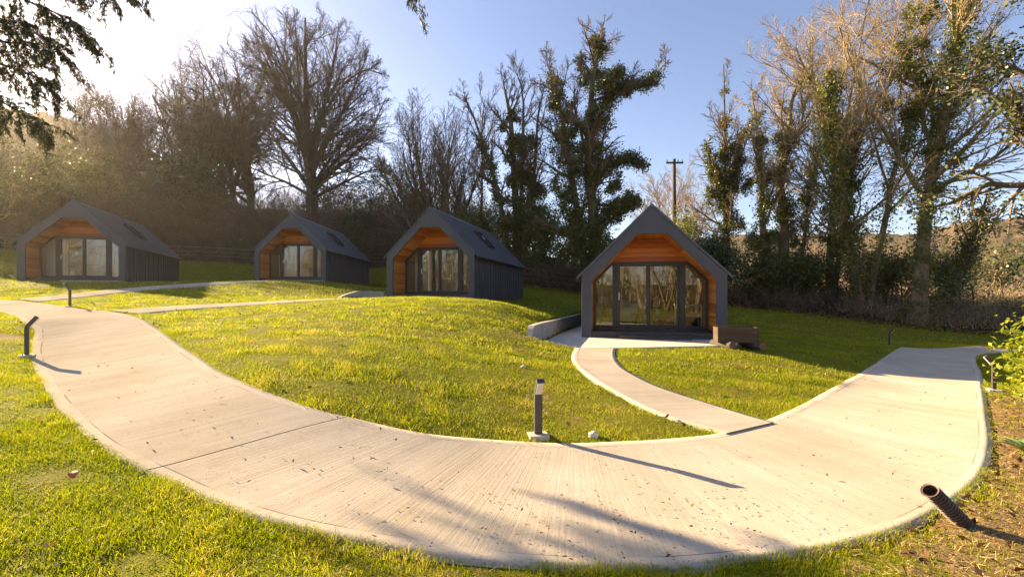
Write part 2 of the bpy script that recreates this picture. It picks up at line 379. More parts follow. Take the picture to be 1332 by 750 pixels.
WALL4 = [(.52, 11.5), (.78, 12.6), (1.35, 14.6), (2.1, 17.2), (3.3, 21.5)]
PAD4 = WALL4 + [cab_pt(3, 2.3, 9.0), cab_pt(3, 2.2, -.1), (6.35, 11.72), (2.6, 11.1), (1.55, 11.1)]
def ground(x, y):
    x = np.asarray(x, float); y = np.asarray(y, float); sh = x.shape
    x = x.ravel(); y = y.ravel()
    r = np.hypot(x, y); k = np.minimum(1, 68 / np.maximum(r, 1e-6)); xc, yc = x * k, y * k
    z = np.empty_like(x)
    for i in range(0, len(x), 20000):
        s = slice(i, i + 20000)
        r2 = (xc[s, None] - _C[None, :, 0]) ** 2 + (yc[s, None] - _C[None, :, 1]) ** 2
        z[s] = _phi(r2) @ _W[:_n] + _W[_n] + _W[_n + 1] * xc[s] + _W[_n + 2] * yc[s]
    d = seg_dist(PAD4, x, y); d = np.where(inside(PAD4, x, y), 0, d)
    w = np.clip(1 - d / 0.22, 0, 1)
    z = z * (1 - w) + (CAB[3][2] - 0.05) * w
    return z.reshape(sh)
def gz(x, y): return float(ground(np.array([x]), np.array([y]))[0])
def at(px, D): return ((px - CX) / FPX * D, D)
def hit(px, py):
    """where the sight line through an image point meets the ground"""
    D = np.linspace(1.5, 60, 1200); x = (px - CX) / FPX * D
    z = EYE - (py - HY) / FPX * D; g = ground(x, D)
    i = int(np.argmax(g > z)); return (float(x[i]), float(D[i]), float(g[i]))

def smooth_line(P, step):
    """Catmull-Rom through the surveyed points, resampled evenly"""
    P = np.array(P); Q = np.vstack([2 * P[0] - P[1], P, 2 * P[-1] - P[-2]]); out = []
    for i in range(1, len(Q) - 2):
        t = np.linspace(0, 1, 14, endpoint=False)[:, None]; a, b, c, d = Q[i - 1], Q[i], Q[i + 1], Q[i + 2]
        out.append(0.5 * (2 * b + (c - a) * t + (2 * a - 5 * b + 4 * c - d) * t ** 2 + (3 * b - a - 3 * c + d) * t ** 3))
    out = np.vstack(out + [P[-1:]])
    for _ in range(3): out[1:-1] = (out[:-2] + 2 * out[1:-1] + out[2:]) / 4
    s = np.concatenate([[0], np.cumsum(np.linalg.norm(np.diff(out[:, :2], axis=0), axis=1))])
    u = np.linspace(0, s[-1], max(2, int(s[-1] / step)))
    return np.stack([np.interp(u, s, out[:, k]) for k in range(out.shape[1])], 1)

O2, I2 = smooth_line([p[:2] for p in OUTER], 0.1), smooth_line([p[:2] for p in INNER], 0.12)
PATH_POLY = np.vstack([O2, I2[::-1]])
SL, SR = smooth_line([p[:2] for p in SP_L], 0.12), smooth_line([p[:2] for p in SP_R], 0.12)
SPATH_POLY = np.vstack([SL, SR[::-1]])

def ribbon(name, A, B, lift, m, nx=16, shear=None, thick=0.12):
    """path slab between edge polylines A and B, laid on the ground"""
    na = len(A); sA = np.concatenate([[0], np.cumsum(np.linalg.norm(np.diff(A, axis=0), axis=1))])
    d = ((B[:, None] - A[None]) ** 2).sum(-1); idx = d.argmin(1).astype(float)
    prog = np.linspace(0, na - 1, len(B)); idx = 0.75 * idx + 0.25 * prog
    idx = idx - shear(prog / (na - 1)) if shear else idx
    idx = np.clip(np.maximum.accumulate(idx), 0, na - 1); k = 15; pad = np.pad(idx, k, mode='edge')
    idx = np.convolve(pad, np.ones(2 * k + 1) / (2 * k + 1), 'valid'); idx[0] = 0; idx[-1] = na - 1
    ii = np.arange(na); A2 = np.stack([np.interp(idx, ii, A[:, 0]), np.interp(idx, ii, A[:, 1])], 1)
    mid = (A2 + B) / 2; u = np.concatenate([[0], np.cumsum(np.linalg.norm(np.diff(mid, axis=0), axis=1))])
    w = np.linalg.norm(A2 - B, axis=1)
    e = 0.15 / np.maximum(w, .4)
    base = np.linspace(0, 1, nx)
    t = e[:, None] + (1 - 2 * e[:, None]) * base[None]
    t = np.concatenate([np.zeros((len(B), 1)), e[:, None] * .5, t, 1 - e[:, None] * .5, np.ones((len(B), 1))], 1); n = t.shape[1]
    P = A2[:, None] * (1 - t[..., None]) + B[:, None] * t[..., None]
    z = ground(P[..., 0], P[..., 1]) + lift
    top = np.concatenate([P, z[..., None]], -1)
    pe = np.minimum(t, 1 - t) * w[:, None]; pu = np.repeat(u[:, None], n, 1)
    s0 = top[:, :1].copy(); s0[..., 2] -= thick; s1 = top[:, -1:].copy(); s1[..., 2] -= thick
    G = np.concatenate([s0, top, s1], 1); pe = np.concatenate([pe[:, :1], pe, pe[:, -1:]], 1); pu = np.concatenate([pu[:, :1], pu, pu[:, -1:]], 1)
    rn, cn = G.shape[:2]; q = (np.arange(rn - 1)[:, None] * cn + np.arange(cn - 1)[None]).ravel()
    F = np.stack([q, q + 1, q + cn + 1, q + cn], 1)
    o = np_mesh(name, G.reshape(-1, 3), [F], m, attrs={'pu': pu.ravel(), 'pe': pe.ravel()})
    return o, A2, B, u

# joints: where the photographed saw-cuts cross
def joint_u(B, A2, u, p):
    mid = (A2 + B) / 2; return float(u[((mid - np.array(p)) ** 2).sum(1).argmin()])
SHEAR = lambda t: 10 * np.exp(-((t - .44) / .13) ** 2)      # the broom strokes and saw-cuts are not square to the path here
o_, A2_, B_, u_ = ribbon('probe', O2, I2, 0.03, M['concrete'], shear=SHEAR); bpy.data.objects.remove(o_)
_pj = [hit(333, 577)[:2], hit(-80, 410)[:2]]
JOINTS = [joint_u(B_, A2_, u_, p) for p in _pj]
M['path'] = m_path(JOINTS)
main_path = tag(ribbon('main_path', O2, I2, 0.010, M['path'], shear=SHEAR)[0], kind='structure')
M['small_path'] = m_path([8.35])
M['side_path'] = m_path([0.4])
tag(ribbon('cabin_path', SL, SR, 0.028, M['side_path'], nx=10)[0], kind='structure')
# the two footpaths that leave the main path on the left
BR_A_L = smooth_line([(-10.35, 11.75), (-9.9, 13.1), (-8.9, 14.5), (-7.3, 16.1), (-5.6, 18.2)], .12)
BR_A_R = smooth_line([(-9.3, 11.3), (-8.95, 12.6), (-8.0, 13.9), (-6.5, 15.4), (-4.7, 17.8)], .12)
tag(ribbon('uphill_path', BR_A_L, BR_A_R, .03, M['small_path'], nx=8)[0], kind='structure')
BR_B_L = smooth_line([(-16.6, 15.3), (-15.3, 17.2), (-14.6, 20.5), (-14.0, 25.4)], .12)
BR_B_R = smooth_line([(-15.2, 14.6), (-14.2, 16.9), (-13.5, 20.3), (-12.6, 25.4)], .12)
tag(ribbon('upper_path', BR_B_L, BR_B_R, .03, M['small_path'], nx=8)[0], kind='structure')
BRANCH = [np.vstack([BR_A_L, BR_A_R[::-1]]), np.vstack([BR_B_L, BR_B_R[::-1]])]

# patio in front of the nearest cabin
def slab(name, poly, z, th, m):
    n = len(poly); V = [(x, y, z) for x, y in poly] + [(x, y, z - th) for x, y in poly]
    me = bpy.data.meshes.new(name)
    me.from_pydata(V, [], [tuple(range(n)), tuple(range(2 * n - 1, n - 1, -1))] + [(i, n + i, n + (i + 1) % n, (i + 1) % n) for i in range(n)])
    import bmesh
    b = bmesh.new(); b.from_mesh(me); bmesh.ops.recalc_face_normals(b, faces=b.faces); b.to_mesh(me); b.free()
    me.materials.append(m); return link(bpy.data.objects.new(name, me))
tag(slab('patio', [(.62, 11.5), (1.5, 11.0), (2.62, 11.05), (6.25, 11.72), cab_pt(3, 2.1, -.05), cab_pt(3, 2.0, 8.5), cab_pt(3, -2.0, 8.5), (1.75, 15.6), (1.0, 12.9)], CAB[3][2] + .0, .2, M['paving']), kind='structure')
for i in range(3):
    tag(slab('porch_slab', [cab_pt(i, *p) for p in ((-.2, -.75), (2.0, -.75), (2.0, .02), (-.2, .02))], CAB[i][2] + .05, .3, M['paving']), kind='structure')

# ------------------------------------------------------------------ ground sheet
LAWN_EDGE = [(-70, 26), (-45, 33.5), (-24, 38.3), (-11, 40), (-5, 37), (1, 32.2), (6.5, 29.6), (13, 26.3), (17, 22.6), (22, 20.6), (40, 16), (70, 12)]
def wood_amt(x, y):
    e = np.array(LAWN_EDGE); ye = np.interp(x, e[:, 0], e[:, 1]); return np.clip((y - ye) / 2.4 + .5, 0, 1)
_rs = np.random.RandomState(5)
_ph = _rs.rand(24, 4)
def vnoise(x, y, sc=1.0):
    v = 0
    for k in range(24):
        f = (0.35 + 2.6 * _ph[k, 0]) * sc; a = _ph[k, 1] * 6.283
        v = v + np.sin(f * (x * math.cos(a) + y * math.sin(a)) * 2 + _ph[k, 2] * 6.283 + 1.3 * np.sin(x * .7 * sc * _ph[k, 3] + y * .9 * sc))
    return v / 24 ** .5
def soil_amt(x, y):
    s = np.zeros(np.shape(x))
    s = np.maximum(s, np.clip((x - .6) / 2.4, 0, 1) * np.clip((9.5 - y) / 2, 0, 1) * (seg_dist(OUTER, x, y, False) < seg_dist(INNER, x, y, False)) * .64 * (~inside(PATH_POLY, x, y)))
    s = np.maximum(s, .42 * np.exp(-(((x - .6) / 1.6) ** 2 + ((y - 6.2) / 1.3) ** 2)))
    s = np.maximum(s, .36 * np.exp(-(((x + 3.5) / 2.2) ** 2 + ((y - 8.5) / 1.8) ** 2)))
    s = np.maximum(s, .5 * np.exp(-(((x - .2) / .8) ** 2 + ((y - 11) / .9) ** 2)))
    s = np.maximum(s, .55 * np.exp(-(((x + 9.6) / 1.2) ** 2 + ((y - 8.4) / .5) ** 2)))
    s = np.maximum(s, .42 * np.clip((3.0 - y) / 1.0, 0, 1) * np.clip((x + 2) / 2.5, 0, 1))
    s = np.maximum(s, .36 * np.clip(vnoise(x, y, 1.1) - .4, 0, 1))
    s = np.maximum(s, .55 * np.clip(vnoise(x + 3, y, 3.1) - .95, 0, 1))
    return np.clip(s + .10 * vnoise(x, y, 1.6), 0, 1)
def axis(lo, hi, step, far):
    a = list(np.arange(lo, hi + 1e-6, step)); s = step; v = hi
    while v < far: s *= 1.28; v += s; a.append(v)
    s = step; v = lo
    while v > -far: s *= 1.28; v -= s; a.insert(0, v)
    return np.array(a)
gx, gy = axis(-27, 20, .2, 900), axis(0, 36, .2, 900)
X, Y = np.meshgrid(gx, gy); Z = ground(X, Y)
Z = Z + np.where((np.abs(X) < 60) & (Y < 60) & (Y > -10), .012 * vnoise(X, Y, 1.4), 0) * (seg_dist(PATH_POLY, X, Y) > .5)
Z = Z - np.where(inside(PATH_POLY, X, Y) | inside(SPATH_POLY, X, Y) | inside(BRANCH[0], X, Y) | inside(BRANCH[1], X, Y), .05, 0)
rn, cn = X.shape; q = (np.arange(rn - 1)[:, None] * cn + np.arange(cn - 1)[None]).ravel()
gr = np_mesh('ground', np.stack([X, Y, Z], -1).reshape(-1, 3), [np.stack([q, q + 1, q + cn + 1, q + cn], 1)], M['ground'], smooth=True,
             attrs={'soil': soil_amt(X, Y).ravel(), 'wood': wood_amt(X, Y).ravel()})
tag(gr, kind='structure')

# hills beyond
def hill(name, azs, D0, prof, m, seed, rough):
    """azs: degrees from straight ahead; prof: height of the ridge at each azimuth"""
    rs = np.random.RandomState(seed)
    az = np.radians(np.linspace(azs[0], azs[-1], 260)); rd = np.linspace(0, 1, 26)
    A, T = np.meshgrid(az, rd); D = D0 * (0.55 + .75 * T)
    h = np.interp(np.degrees(az), azs, prof)[None] * np.sin(np.clip(T / .62, 0, 1) * math.pi / 2) ** 1.3 * np.where(T > .62, 1 - ((T - .62) / .38) ** 2 * .6, 1)
    h = h + rough * rs.rand(*h.shape) * (T > .12) + rough * np.sin(A * 60 + T * 9) * .6 - 3
    V = np.stack([np.sin(A) * D, np.cos(A) * D, h], -1); rn, cn = A.shape
    q = (np.arange(rn - 1)[:, None] * cn + np.arange(cn - 1)[None]).ravel()
    return tag(np_mesh(name, V.reshape(-1, 3), [np.stack([q, q + 1, q + cn + 1, q + cn], 1)], m, smooth=True), kind='structure')
hill('hill_wooded', [-75, -50, -40, -33, -20, 0, 12], 210, [62, 62, 58, 40, 33, 26, 10], M['hill_wood'], 3, 1.6)
hill('hill_heath', [0, 12, 24, 40, 52, 75], 330, [22, 34, 42, 36, 44, 48], M['hill_heath'], 4, 1.6)
hill('hill_behind', [85, 110, 140, 180, 220, 250, 275], 130, [8, 11, 8, 6.5, 8, 11, 10], M['hill_wood'], 6, 1.0)
# ------------------------------------------------------------------ cabins
HW, WT, AP, LEN = 2.05, 1.88, 3.88, 8.8          # half width, wall top, apex, length
IN = [(-1.76, 0.2), (-1.76, 1.74), (-.42, 3.08), (.42, 3.08), (1.76, 1.74), (1.76, 0.2)]
rnd = random.Random(11)
def make_cabin():
    root = empty('cabin', (0, 0, 0))
    b = MB(); b.prism([(-HW, -.35), (-1.76, -.35), (-1.76, 1.74), (-.42, 3.08), (.42, 3.08), (1.76, 1.74), (1.76, -.35), (HW, -.35), (HW, WT), (0, AP), (-HW, WT)], -.03, .07)
    b.build('front_fascia', M['fascia'], root, bevel=.006)
    for s in (-1, 1):
        w = MB(); x = s * HW
        w.box(min(x - s * .14, x - s * .03), max(x - s * .14, x - s * .03), .075, LEN - .12, -.5, WT - .02)
        y = .16
        while y < LEN - .2:
            w.box(min(x - s * .035, x + s * .012), max(x - s * .035, x + s * .012), y, y + .032, -.45, WT - .05); y += .42
        w.build('side_wall', M['metal_dark'], root)
    w = MB(); w.prism([(-HW + .005, -.5), (HW - .005, -.5), (HW - .005, WT - .03), (0, AP - .03), (-HW + .005, WT - .03)], LEN - .115, LEN)
    w.build('rear_wall', M['metal_dark'], root)
    # roof
    run = HW + .13; sl = (AP - WT) / HW; ln = math.hypot(1, sl); ux, uz = 1 / ln, sl / ln     # up-slope unit vector (left side)
    nx_, nz_ = -uz, ux
    rf = MB(); L = math.hypot(run, run * sl)
    ex, ez = -run, AP - run * sl
    for s in (-1, 1):
        def P(t, h): return (-s * (ex + ux * t + nx_ * h) if s > 0 else (ex + ux * t + nx_ * h), ez + uz * t + nz_ * h)
        quad = [P(0, .006), P(L, .006), P(L, .05), P(0, .05)]
        if s > 0: quad = quad[::-1]
        rf.prism(quad, -.05, LEN + .06)
        y = .02
        while y < LEN:
            q = [P(.02, .045), P(L - .05, .045), P(L - .05, .08), P(.02, .08)]
            if s > 0: q = q[::-1]
            rf.prism(q, y, y + .028); y += .40
    roof = rf.build('roof', M['metal_roof'], root)
    cp = MB()
    cp.prism([(-.15, AP - .15 * sl + .075), (0, AP - .02), (.15, AP - .15 * sl + .075), (.15, AP - .15 * sl + .096), (0, AP + .096), (-.15, AP - .15 * sl + .096)], -.047, LEN + .07)
    cp.build('ridge_cap', M['metal_roof'], roof)
    for s in (-1, 1):
        g = MB(); gxx, gzz = s * (run + .035), ez - .01
        pts = [(gxx + .055 * math.cos(a), gzz + .055 * math.sin(a)) for a in np.linspace(math.pi, 2 * math.pi, 9)]
        pts += [(gxx + .045 * math.cos(a), gzz + .045 * math.sin(a)) for a in np.linspace(2 * math.pi, math.pi, 9)]
        g.prism(pts, -.05, LEN + .05); g.build('gutter', M['black'], roof)
    # roof window on the right slope
    sk = MB(); pn = MB(); y0, y1, t0, t1 = 3.75, 4.65, 1.05, 2.2
    def PR(t, h): return (-(ex + ux * t + nx_ * h), ez + uz * t + nz_ * h)
    for a, c, ya, yb in ((t0, t0 + .09, y0, y1), (t1 - .09, t1, y0, y1), (t0 + .09, t1 - .09, y0, y0 + .08), (t0 + .09, t1 - .09, y1 - .08, y1)):
        sk.prism([PR(a, .2), PR(c, .2), PR(c, .08), PR(a, .08)], ya, yb)
    pn.prism([PR(t0 + .088, .17), PR(t1 - .088, .17), PR(t1 - .088, .15), PR(t0 + .088, .15)], y0 + .078, y1 - .078)
    rw = sk.build('roof_window', M['black'], roof); pn.build('pane', M['glass'], roof)
    # cedar lining of the porch: boards run front to back
    li = MB()
    for i in range(5):
        (x0, z0), (x1, z1) = IN[i], IN[i + 1]; seg = math.hypot(x1 - x0, z1 - z0); k = max(1, round(seg / .135))
        dx, dz = (x1 - x0) / seg, (z1 - z0) / seg; nx2, nz2 = -dz, dx
        for j in range(k):
            a, c = seg * j / k + .004, seg * (j + 1) / k - .004
            A, B = (x0 + dx * a, z0 + dz * a), (x0 + dx * c, z0 + dz * c)
            A2, B2 = (A[0] + nx2 * .025, A[1] + nz2 * .025), (B[0] + nx2 * .025, B[1] + nz2 * .025)
            A, B = (A[0] - nx2 * .002, A[1] - nz2 * .002), (B[0] - nx2 * .002, B[1] - nz2 * .002)
            li.prism([A, B, B2, A2], .072, 1.185, rnd.random())
    li.build('porch_lining', M['cedar'], root)
    sh = MB()                                          # dark boarding behind the cedar
    for i in range(5):
        (x0, z0), (x1, z1) = IN[i], IN[i + 1]; seg = math.hypot(x1 - x0, z1 - z0); dx, dz = (x1 - x0) / seg, (z1 - z0) / seg
        n2 = (-dz, dx); sh.prism([(x0 + n2[0] * .03, z0 + n2[1] * .03), (x1 + n2[0] * .03, z1 + n2[1] * .03), (x1 + n2[0] * .05, z1 + n2[1] * .05), (x0 + n2[0] * .05, z0 + n2[1] * .05)], .08, LEN - .2)
    sh.build('inner_sheathing', M['cream'], root)
    gb = MB(); z = 2.335; hs = (3.072 - z) / 5
    for j in range(5):
        za, zb = z + j * hs + .004, z + (j + 1) * hs - .004
        ha, hb = 1.755 - (za - 1.74), 1.755 - (zb - 1.74)
        v = [(-ha, 1.13, za), (ha, 1.13, za), (hb, 1.152, zb), (-hb, 1.152, zb), (-ha, 1.18, za), (ha, 1.18, za), (hb, 1.18, zb), (-hb, 1.18, zb)]
        gb.add(v, [(0, 1, 2, 3), (7, 6, 5, 4), (0, 4, 5, 1), (1, 5, 6, 2), (2, 6, 7, 3), (3, 7, 4, 0)], rnd.random())
    gb.prism([(-1.17, 2.33), (1.17, 2.33), (.43, 3.07), (-.43, 3.07)], 1.185, 1.25, 0.0)
    gb.build('gable_boards', M['cedar'], root)
    # glazed screen
    fr = MB(); ya, yb = 1.12, 1.2
    fr.box(-1.755, 1.755, ya, yb, .2, .27); fr.box(-1.17, 1.17, ya - .003, yb, 2.262, 2.33)
    for s in (-1, 1):
        q = [(s * 1.755, .27), (s * 1.70, .27), (s * 1.70, 1.715), (s * 1.152, 2.262), (s * 1.172, 2.322), (s * 1.755, 1.738)]
        fr.prism(q if s < 0 else q[::-1], ya + .002, yb - .002)
    fr.box(-1.13, -.97, ya + .004, yb - .004, .27, 2.262); fr.box(.90, 1.07, ya + .004, yb - .004, .27, 2.262)
    fr.build('screen_frame', M['frame'], root)
    def pane_poly(s):
        return [(s * 1.70, .272), (s * (1.07 if s > 0 else 1.13), .272), (s * (1.07 if s > 0 else 1.13), 2.258), (s * 1.155, 2.258), (s * 1.70, 1.713)]
    for s in (-1, 1):
        P_ = pane_poly(s); cx_ = sum(p[0] for p in P_) / 5; cz_ = sum(p[1] for p in P_) / 5
        inn = [(cx_ + (x - cx_) * .93, cz_ + (zz - cz_) * .972) for x, zz in P_]
        w = MB()
        for i in range(5):
            j = (i + 1) % 5; q = [P_[i], P_[j], inn[j], inn[i]]
            w.prism(q if s < 0 else q[::-1], 1.135, 1.185)
        wo = w.build('side_window', M['frame'], root)
        p = MB(); p.prism(inn if s < 0 else inn[::-1], 1.155, 1.163); p.build('pane', M['glass'], wo)
    for k, (xa, xb) in enumerate(((-.968, -.032), (-.03, .898))):
        d = MB(); y0, y1 = (1.128, 1.16) if k == 0 else (1.164, 1.195); st = .065
        d.box(xa, xa + st, y0, y1, .272, 2.258); d.box(xb - st, xb, y0, y1, .272, 2.258)
        d.box(xa + st, xb - st, y0, y1, .272, .272 + st); d.box(xa + st, xb - st, y0, y1, 2.258 - st, 2.258)
        do = d.build('glass_door', M['frame'], root)
        p = MB(); p.box(xa + st - .002, xb - st + .002, y0 + .012, y0 + .02, .272 + st - .002, 2.258 - st + .002); p.build('pane', M['glass'], do)
        if k == 0:
            h = MB(); h.box(xa + .018, xa + .048, 1.118, 1.127, 1.12, 1.36); h.tube([(xa + .033, 1.12, 1.26), (xa + .033, 1.07, 1.26), (xa + .15, 1.07, 1.26)], .011, 8)
            h.build('handle', M['steel'], do)
    # porch floor, base, step
    p = MB()
    for j in range(9): p.box(-1.755, 1.755, .03 + j * .121, .03 + j * .121 + .114, .1, .165, rnd.random())
    p.build('porch_floor', M['decking'], root)
    p = MB(); p.box(-1.758, 1.758, .0, .028, -.35, .17); p.build('porch_riser', M['decking'], root)
    p = MB(); p.box(-.95, 1.05, -.36, -.032, -.1, .075); p.box(-.95, 1.05, -.375, -.34, .075, .095); p.box(-.95, 1.05, -.335, -.19, .075, .095); p.box(-.95, 1.05, -.185, -.035, .075, .095)
    p.build('step', M['decking'], root)
    # room behind the glass
    f = MB(); f.box(-1.73, 1.73, 1.2, LEN - .13, .1, .2); f.build('room_floor', M['floor_oak'], root)
    w = MB(); w.prism([(-1.74, .2), (.30, .2), (.30, 3.09), (-.42, 3.09), (-1.74, 1.77)], 3.6, 3.7); w.build('partition_wall', M['cream'], root)
    w = MB(); w.prism([(.30, .2), (1.74, .2), (1.74, 1.77), (.43, 3.09), (.30, 3.09)], 6.4, 6.5); w.build('partition_wall', M['cream'], root)
    return root

def in_cab(o, i, x, y, z=.2, rz=0.0):
    px_, py_ = cab_pt(i, x, y); o.location = (px_, py_, CAB[i][2] + z); o.rotation_euler = (0, 0, CAB[i][3] + rz)

CL = ['dark grey gabled cabin at the far left, beyond the two bollards', 'small dark gabled cabin farthest up the lawn, between two larger ones',
      'dark gabled cabin with ribbed side wall on the crest of the grass mound', 'large dark gabled cabin facing front, beside the paved patio and log trough']
cab0 = make_cabin()
for i, (x, y, z, a) in enumerate(CAB):
    o = cab0 if i == 0 else copy_tree(cab0)
    o.location = (x, y, z); o.rotation_euler = (0, 0, a)
    tag(o, CL[i], 'cabin', 'timber lined cabins on the lawn')

# furniture seen through the glass
def sofa():
    t = empty('sofa', (0, 0, 0)); b = MB(); b.box(-.75, .75, -.38, .3, .12, .42); b.build('seat', M['white'], t, .04)
    b = MB(); b.box(-.75, .75, .25, .42, .12, .82); b.build('backrest', M['white'], t, .05)
    for s in (-1, 1):
        b = MB(); b.box(s * .84 - .09, s * .84 + .09, -.38, .42, .1, .58); b.build('armrest', M['white'], t, .04)
        for yy in (-.3, .3):
            b = MB(); b.tube([(s * .75, yy, 0), (s * .75, yy, .1)], .02); b.build('leg', M['walnut'], t)
    return t
def curtain():
    b = MB(); vs = []; n = 40
    for zz in (0, 2.0):
        for k in range(n): vs.append((-.45 + .9 * k / (n - 1), .045 * math.sin(k * 1.15), zz))
    vs2 = [(x, y + .012, z) for x, y, z in vs]
    f = [(k, k + 1, n + k + 1, n + k) for k in range(n - 1)]
    b.add(vs, f); b.add(vs2, [q[::-1] for q in f])
    return b.build('curtain', M['linen'], smooth=True)
SW = ['at the far left', 'farthest up the lawn', 'on the grass mound', 'beside the patio']
s0 = sofa()
for i in range(4):
    o = s0 if i == 0 else copy_tree(s0); in_cab(o, i, (-.55, -.55, -.5, -.45)[i], 3.15)
    tag(o, 'pale sofa behind the glass of the cabin ' + SW[i], 'sofa', 'sofas inside the cabins')
c0 = curtain()
for i in range(4):
    o = c0 if i == 0 else copy_tree(c0); in_cab(o, i, (-1.2, -.62, -.98, .62)[i], (1.45, 1.5, 1.45, 3.9)[i])
    if i == 3: o.data = o.data.copy(); o.data.materials[0] = M['curtain']
    tag(o, ('dark brown' if i == 3 else 'pale linen') + ' curtain hanging inside the cabin ' + SW[i], 'curtain', 'curtains inside the cabins')
# only the nearest cabin shows its smaller things
t = tag(empty('side_table', (0, 0, 0)), 'small dark side table carrying the lamp inside the nearest cabin', 'side table'); in_cab(t, 3, -1.42, 2.1)
b = MB(); b.lathe([(.17, .56), (.19, .57), (.19, .59), (.17, .6)]); b.build('table_top', M['walnut'], t)
for k in range(3):
    b = MB(); q = k * 2.094 + .4; b.tube([(.1 * math.cos(q), .1 * math.sin(q), .57), (.19 * math.cos(q), .19 * math.sin(q), 0)], .014); b.build('leg', M['walnut'], t)
t = tag(empty('table_lamp', (0, 0, 0)), 'table lamp with white drum shade inside the nearest cabin', 'lamp'); in_cab(t, 3, -1.42, 2.1, .8)
b = MB(); b.lathe([(.08, 0), (.09, .015), (.03, .03), (.02, .1), (.05, .15), (.02, .2), (.012, .24)]); b.build('base', M['walnut'], t, smooth=True)
b = MB(); b.lathe([(.17, .2), (.15, .42), (.145, .42), (.165, .2)]); b.build('shade', M['white'], t, smooth=True)
t = tag(empty('basket', (0, 0, 0)), 'tall wicker basket on the floor by the left side window', 'basket'); in_cab(t, 3, -1.38, 1.5)
b = MB(); b.lathe([(.10, 0), (.13, .02), (.155, .2), (.15, .36), (.14, .36), (.14, .2), (.11, .03)], n=24); b.build('wicker_body', M['basket'], t)
b = MB(); b.tube([(.15 * math.cos(q), .15 * math.sin(q), .365) for q in np.linspace(0, 6.283, 25)], .014); b.build('rim', M['basket'], t)
t = tag(empty('coffee_table', (0, 0, 0)), 'round three-legged wooden table behind the left glass door', 'table'); in_cab(t, 3, -.28, 2.0)
b = MB(); b.lathe([(.24, .42), (.27, .43), (.27, .45), (.25, .46)], n=28); b.build('table_top', M['walnut'], t)
for k in range(3):
    b = MB(); q = k * 2.094 + .2; b.tube([(.08 * math.cos(q), .08 * math.sin(q), .43), (.2 * math.cos(q), .2 * math.sin(q), 0)], [.03, .02]); b.build('leg', M['walnut'], t)
b = MB(); b.lathe([(.04, 0), (.07, .06), (.06, .13), (.03, .17), (.035, .2)]); o = tag(b.build('vase', M['basket'], smooth=True), 'small round vase standing on the three-legged table', 'vase'); in_cab(o, 3, -.28, 2.0, .66)
t = tag(empty('picture', (0, 0, 0)), 'framed picture on the cream wall of the nearest cabin', 'picture'); in_cab(t, 3, -.78, 3.57, 1.15)
b = MB(); b.box(-.2, .2, 0, .02, 0, .62); b.build('print', M['picture'], t)
b = MB()
for x0, x1, z0, z1 in ((-.23, -.2, -.03, .65), (.2, .23, -.03, .65), (-.2, .2, -.03, 0), (-.2, .2, .62, .65)): b.box(x0, x1, -.012, .025, z0, z1)
b.build('frame', M['black'], t)
t = tag(empty('desk', (0, 0, 0)), 'white topped desk behind the right side window', 'desk'); in_cab(t, 3, 1.28, 2.0)
b = MB(); b.box(-.4, .4, -.3, .3, .72, .76); b.build('desk_top', M['white'], t)
for sx in (-1, 1):
    for sy in (-1, 1):
        b = MB(); b.box(sx * .37 - .018, sx * .37 + .018, sy * .27 - .018, sy * .27 + .018, 0, .72); b.build('leg', M['white'], t)
t = tag(empty('armchair', (0, 0, 0)), 'dark upholstered armchair behind the right glass door', 'armchair'); in_cab(t, 3, .55, 2.9, .2, .3)
b = MB(); b.box(-.35, .35, -.35, .3, .15, .42); b.build('seat', M['dark_sofa'], t, .04)
b = MB(); b.box(-.35, .35, .25, .4, .15, .95); b.build('backrest', M['dark_sofa'], t, .05)
for s in (-1, 1):
    b = MB(); b.box(s * .42 - .06, s * .42 + .06, -.35, .38, 0, .58); b.build('armrest', M['dark_sofa'], t, .03)

# ------------------------------------------------------------------ retaining walls
def wall_along(name, line, th, z_top, z_bot, slope_end, m):
    n = len(line); V = []
    P = np.array(line); T = np.gradient(P, axis=0); T /= np.linalg.norm(T, axis=1)[:, None]; Nn = np.stack([-T[:, 1], T[:, 0]], 1)
    for i in range(n):
        zt = z_top[i]
        for s in (0, 1):
            p = P[i] + Nn[i] * th * s
            V += [(p[0], p[1], z_bot), (p[0], p[1], zt)]
    F = []
    for i in range(n - 1):
        a, c = i * 4, (i + 1) * 4
        F += [(a, c, c + 1, a + 1), (a + 2, a + 3, c + 3, c + 2), (a + 1, c + 1, c + 3, a + 3), (a, a + 2, c + 2, c)]
    F += [(0, 1, 3, 2), ((n - 1) * 4, (n - 1) * 4 + 2, (n - 1) * 4 + 3, (n - 1) * 4 + 1)]
    me = bpy.data.meshes.new(name); me.from_pydata(V, [], F); me.materials.append(m)
    return link(bpy.data.objects.new(name, me))
wl = smooth_line([(.43, 11.25)] + WALL4, .1)
zt = [min(.80, .34 + .55 * (1 - math.exp(-k * .1 / .22))) - .012 * max(0, k * .1 - 1.5) for k in range(len(wl))]
zt = np.maximum(zt, .66 - .0 * np.arange(len(wl)))  * np.minimum(1, .55 + np.arange(len(wl)) * .09) 
o = wall_along('retaining_wall', wl, .16, zt, 0.0, 0, M['concrete'])
tag(o, 'curved pale concrete retaining wall between the mound and the patio', 'wall', 'low retaining walls')
l2 = smooth_line([(-7.25, 19.2), (-7.0, 19.7), (-6.4, 20.2), (-5.7, 20.3)], .1)
z2 = ground(l2[:, 0], l2[:, 1]) + np.minimum(.28, .02 + .03 * np.arange(len(l2)))
o = wall_along('retaining_wall', l2, .18, z2, 1.1, 0, M['concrete'])
tag(o, 'short grey concrete retaining wall half sunk in the lawn between two cabins', 'wall', 'low retaining walls')

